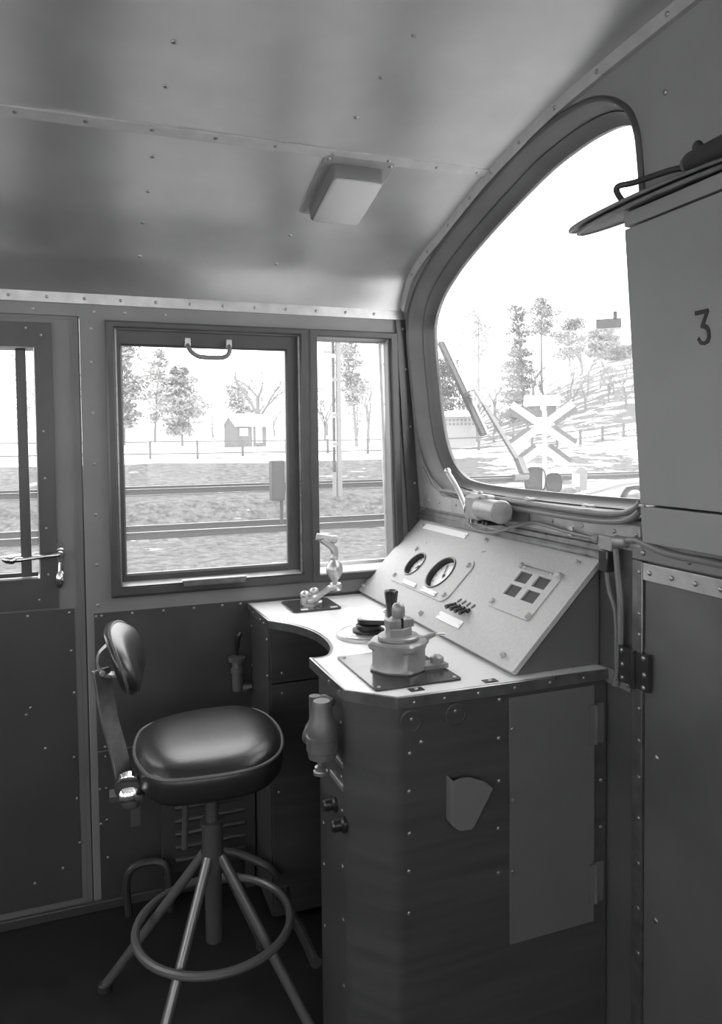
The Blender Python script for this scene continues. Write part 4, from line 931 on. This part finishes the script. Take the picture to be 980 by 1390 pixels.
for i, (x, y, zt_) in enumerate(hill):
    o = bare(x, y, zt_, 'one of the thin bare trees scattered over the snowy hillside', .42, 5, 60+i, thick=1.5, name='hillside_tree'); o['group'] = 'thin bare trees on the hillside'

# fences
def fence(pts, label, hh, rails):
    t = thing('fence', label, 'fence', (*pts[0], terr(*pts[0])))
    p0 = None; bs = MB()
    for i, (x, y) in enumerate(pts):
        z = terr(x, y)-.1
        MB().box(x-.06, x+.06, y-.05, y+.05, z, z+hh+.15).build('post', 'fence', t)
    for f in rails:
        for (x, y), (x2, y2) in zip(pts, pts[1:]):
            MB().bar((x, y-.04, terr(x, y)+hh*f), (x2, y2-.04, terr(x2, y2)+hh*f), .04, .07).build('rail', 'fence', t)
fence([(-6+2.2*i, 36.2) for i in range(14)], 'wooden rail fence in the snow beyond the tracks, seen from the side windows', .75, (.22, .98))
fence([(21.4+1.9*i, 32.5+.55*i) for i in range(6)]+[(31.2+2.0*i, 35.9+.9*i) for i in range(8)], 'long wooden fence climbing past the crossing sign', .85, (.45, .98))

# small hut
def house(name, label, x, y, zb, w, d, hw, hr, rot, wallm, wins, chim=False, eave=.25):
    t = thing(name, label, 'house' if name != 'hut' else 'hut', (x, y, zb))
    mt = Matrix.Translation((x, y, zb)) @ Matrix.Rotation(rot, 4, 'Z')
    b = MB(); b.loft([[mt @ V(p) for p in ((-w/2, -d/2, z), (w/2, -d/2, z), (w/2, d/2, z), (-w/2, d/2, z))] for z in (-.3, hw)], True, True)
    for s_ in (-1, 1): b.prism([mt @ V((s_*w/2-.01, -d/2, hw)), mt @ V((s_*w/2-.01, d/2, hw)), mt @ V((s_*w/2-.01, 0, hw+hr))], mt.to_3x3() @ V((.02, 0, 0)))
    b.build('wall', wallm, t, smooth=0)
    b = MB(); e = eave
    for s_ in (-1, 1):
        b.prism([mt @ V(p) for p in ((-w/2-e, s_*(d/2+e), hw-hr*e/(d/2)), (w/2+e, s_*(d/2+e), hw-hr*e/(d/2)), (w/2+e, 0, hw+hr), (-w/2-e, 0, hw+hr))], (0, 0, .10))
    rf = b.build('roof', 'snow' if name != 'hillside_house' else 'slate', t, smooth=0)
    for (wx, wz, ww, wh, m) in wins:
        b = MB(); b.loft([[mt @ V((wx+sx*ww/2, yy, wz+sz*wh/2)) for sx, sz in ((-1, -1), (1, -1), (1, 1), (-1, 1))] for yy in (-d/2-.03, -d/2+.02)], True, True); b.build('window', m, t, smooth=0)
    if chim:
        b = MB(); b.loft([[mt @ V((w*.28+sx*.3, sy*.3, z)) for sx, sy in ((-1, -1), (1, -1), (1, 1), (-1, 1))] for z in (hw, hw+hr+1.1)], True, True); b.build('chimney', 'slate', t, smooth=0)
    return t
house('hut', 'small wooden hut with snowy roof beyond the fence', 10.3, 50.8, 1.15, 2.3, 1.8, 1.55, .62, math.radians(18), 'hutwall', [(-.62, 1.0, .62, .5, 'signwhite'), (.55, .85, .5, 1.15, 'signwhite'), (.05, .7, .08, 1.4, 'signwhite')])
house('snowy_house', 'low house with a thick domed snow roof behind the crossing sign', 33.1, 48.9, 3.35, 2.1, 2.0, .8, .58, math.radians(-34), 'hutwall', [(.0, .55, 1.3, .4, 'hutdk')], eave=.3)
house('hillside_house', 'pale house with dark roof and chimney on the hill crest', 74.2, 92.2, 14.0, 3.4, 4, 3.9, 1.5, math.radians(-38), 'hillwall', [], True, .1)
# low glazed building with a snowy roof
t = thing('glazed_shed', 'low pale shed with a row of small panes behind the wiper', 'shed', (22.25, 42.5, .9))
mt = Matrix.Translation((22.4, 42.5, .95)) @ Matrix.Rotation(math.radians(-27), 4, 'Z')
b = MB(); b.loft([[mt @ V(p) for p in ((-1.15, -.6, z), (1.15, -.6, z), (1.15, .6, z), (-1.15, .6, z))] for z in (-.2, 2.0)], True, True); b.build('wall', 'hillwall', t, smooth=0)
b = MB(); b.loft([[mt @ V((1.3*f*cx_, .8*f*sy, z)) for cx_, sy in [sup(2*PI*i/24) for i in range(24)]] for f, z in ((1, 2.0), (1, 2.12), (.8, 2.3), (.4, 2.4), (.05, 2.42))], True, True); b.build('roof', 'snow', t)
for i in range(9):
    for k in range(2):
        b = MB(); x = -.98+.245*i; z = 1.52+.26*k; b.loft([[mt @ V((x+sx*.07, yy, z+sz*.08)) for sx, sz in ((-1, -1), (1, -1), (1, 1), (-1, 1))] for yy in (-.62, -.58)], True, True); b.build('pane', 'twig', t, smooth=0)

# mast, trackside cabinet, crossing sign, marker
t = thing('catenary_mast', 'pale mast with a dark banded cable duct beyond the near track', 'mast', (6.5, 20.6, -.3))
b = MB(); b.cyl((6.95, 20.6, -.3), (6.95, 20.6, 9), .085, .075, 14); b.build('pole', 'pole', t)
b = MB(); zz = .55
for a, c_ in ((.55, 1.3), (1.45, 2.15), (2.3, 3.2), (3.3, 3.9), (4.0, 8.0)): b.box(6.76, 6.83, 20.55, 20.65, a, c_)
b.build('cable_duct', 'lamp_hood', t)
b = MB(); b.box(6.755, 6.835, 20.54, 20.66, -.45, .55)
for z in (1.37, 2.22, 3.25): b.box(6.75, 6.95, 20.54, 20.6, z-.05, z+.05)
b.box(6.5, 6.95, 20.55, 20.6, 4.02, 4.08); b.bar((6.95, 20.58, 3.9), (7.3, 20.58, 4.25), .04, .04); b.build('clamp', 'pole', t)

t = thing('trackside_cabinet', 'dark trackside cabinet on a post between the tracks', 'cabinet', (4.7, 19.0, -.7))
b = MB(); b.box(4.38, 4.72, 18.35, 18.65, -.05, .98); b.build('case', 'grey_out', t, bevel=.01)
b = MB(); b.box(4.42, 4.68, 18.335, 18.352, .0, .93); b.build('door', 'grey_out', t, bevel=.004)
b = MB(); b.cyl((4.66, 18.5, -.85), (4.66, 18.5, -.05), .045); b.build('post', 'rail', t)

t = thing('crossing_sign', 'white crossbuck with a half cross below it and dark lamp hoods', 'crossing sign', (7.95, 11.6, -.75))
c0 = V((7.90, 11.66, 1.70)); face = V((-7.95, -11.6, 0)).normalized(); sd = V((-face.y, face.x, 0)).normalized()
if sd.x < 0: sd = -sd
def arm_(b, p, q_, w, th, back): b.bar(p+face*(-back), q_+face*(-back), th, w, sd.cross(V((0, 0, 1)))) 
def SP(s_, z, f=0): return c0+sd*s_+V((0, 0, z))+face*f
def board(b, s0, z0_, s1, z1_, w, f0, f1):
    dx, dz = s1-s0, z1_-z0_; l = math.hypot(dx, dz); nx, nz = -dz/l*w/2, dx/l*w/2
    b.prism([SP(s0+nx, z0_+nz, f0), SP(s1+nx, z1_+nz, f0), SP(s1-nx, z1_-nz, f0), SP(s0-nx, z0_-nz, f0)], face*(f1-f0))
b = MB(); b.cyl(SP(.04, -2.4, -.06), SP(.04, .28, -.06), .04, .04, 12); b.ball(SP(.02, .33, -.06), .055, 12, 8, (1, 1, 1.2)); b.build('post', 'signwhite', t)
for s_ in (-1, 1):
    b = MB(); board(b, -.55*s_, -.40, .55*s_, .40, .125, .0 if s_ > 0 else .025, .022 if s_ > 0 else .047); ar_ = b.build('cross_arm', 'signwhite', t)
    for (sa, za, sb, zb_) in ((.16*s_, .115, .55*s_, .40), (-.16*s_, -.115, -.55*s_, -.40)):
        b = MB(); dx, dz = sb-sa, zb_-za; l = math.hypot(dx, dz); up = 1 if za < 0 else -1
        ox, oz = -dz/l, dx/l
        if oz*up < 0: ox, oz = -ox, -oz
        board(b, sa+ox*.105, za+oz*.105, sb+ox*.105, zb_+oz*.105, .085, -.004, .020); b.build('dark_border', 'signgrey', ar_)
    b = MB(); board(b, .03*s_, -.42, .45*s_, -.74, .125, 0, .022); ar2 = b.build('half_cross_arm', 'signwhite', t)
    b = MB(); dx, dz = .42*s_, -.32; l = math.hypot(dx, dz); ox, oz = -dz/l, dx/l
    if oz < 0: ox, oz = -ox, -oz
    board(b, .06*s_+ox*.105, -.44+oz*.105, .45*s_+ox*.105, -.74+oz*.105, .085, -.004, .020); b.build('dark_border', 'signgrey', ar2)
b = MB(); board(b, -.14, 0, .14, 0, .30, .05, .07); b.build('centre_plate', 'signwhite', t)
for s_, zc, r in ((-.13, -1.0, .20), (.21, -1.05, .15)):
    b = MB(); b.loft([[SP(s_+r*f*cx_*1.0, zc+r*1.25*f*sy, ff) for cx_, sy in [sup(2*PI*i/24, 3) for i in range(24)]] for f, ff in ((.8, -.28), (.95, -.20), (1, .06), (.92, .08), (.85, -.1))], True, True); b.build('lamp_hood', 'lamp_hood', t)

t = thing('trackside_marker', 'arch-topped grey marker board with a white square plate on it', 'marker', (9.2, 12.8, -.75))
c0 = V((9.62, 12.8, .66))
b = MB(); b.prism([SP(x, z, 0) for x, z in [(-.12, -.28), (.12, -.28), (.12, .08)]+arc(0, .08, .12, 0, 180, 10)[1:]], face*.02); b.build('board', 'pole', t)
b = MB(); b.prism([SP(x, z, .021) for x, z in ((-.18, -.20), (-.03, -.20), (-.03, .06), (-.18, .06))], face*.012); b.build('white_plate', 'signwhite', t)
b = MB(); b.cyl(SP(-.03, -1.4, -.03), SP(-.03, -.1, -.03), .03); b.build('post', 'pole', t)

# the locomotive's own handrail and rim beyond the glass
b = MB(); b.tube(catmull([(1.45, 1.98, 1.262), (1.45, 1.85, 1.290), (1.45, 1.75, 1.315), (1.45, 1.66, 1.328), (1.45, 1.5, 1.33), (1.45, 1.2, 1.32)], 5), .011, 10); tag(b.build('handrail', 'snow'), 'snow-covered handrail outside the windscreen next to the locker', 'handrail')
b = MB(); b.tube([(1.46, 1.695+.055*math.cos(PI*i/16), 1.262+.050*math.sin(PI*i/16)) for i in range(17)], .009, 8); tag(b.build('lamp_rim', 'lamp_hood'), 'dark arched lamp rim just below the handrail outside', 'lamp rim')

# ------------------------------------------------------------------ light, world, camera
w = bpy.data.worlds.new('overcast_sky'); S.world = w; w.use_nodes = True
nt = w.node_tree; bg = nt.nodes['Background']
SKY = 4.6
tc = nt.nodes.new('ShaderNodeTexCoord'); sx = nt.nodes.new('ShaderNodeSeparateXYZ'); nt.links.new(tc.outputs['Generated'], sx.inputs[0])
mr = nt.nodes.new('ShaderNodeMapRange'); mr.inputs['From Min'].default_value = -.05; mr.inputs['From Max'].default_value = .9
mr.inputs['To Min'].default_value = .85; mr.inputs['To Max'].default_value = 1.3
nt.links.new(sx.outputs['Z'], mr.inputs['Value'])
mu = nt.nodes.new('ShaderNodeMath'); mu.operation = 'MULTIPLY'; mu.inputs[1].default_value = SKY
nt.links.new(mr.outputs[0], mu.inputs[0]); nt.links.new(mu.outputs[0], bg.inputs['Strength'])
bg.inputs['Color'].default_value = (1, 1, 1, 1)
# daylight portals in the window openings (they only steer the sampling of the sky)
def portal(loc, rot, sx_, sy_):
    l = bpy.data.lights.new('window_portal', 'AREA'); l.shape = 'RECTANGLE'; l.size = sx_; l.size_y = sy_; l.cycles.is_portal = True
    o = bpy.data.objects.new('window_portal', l); COL.objects.link(o); o.location = loc; o.rotation_euler = rot

cam = bpy.data.cameras.new('camera'); co = bpy.data.objects.new('camera', cam); COL.objects.link(co)
R3 = ((0.93755, -0.02456, 0.347), (-0.34769, -0.03456, 0.93697), (-0.01102, -0.9991, -0.04094))
right = V([R3[i][0] for i in range(3)]); down = V([R3[i][1] for i in range(3)]); fwd = V([R3[i][2] for i in range(3)])
mw = Matrix((right, -down, -fwd)).transposed().to_4x4(); mw.translation = (0, 0, 1.45)
co.matrix_world = mw
cam.sensor_fit = 'HORIZONTAL'; cam.sensor_width = 36; cam.lens = 36*1003/980; cam.shift_y = -55/980; cam.clip_start = .02; cam.clip_end = 600
S.camera = co
S.cycles.use_denoising = True
S.cycles.max_bounces = 10; S.cycles.diffuse_bounces = 6; S.cycles.transparent_max_bounces = 12
S.view_settings.view_transform = 'Standard'; S.view_settings.look = 'None'; S.view_settings.gamma = 1; S.view_settings.use_curve_mapping = False
S.view_settings.exposure = 0
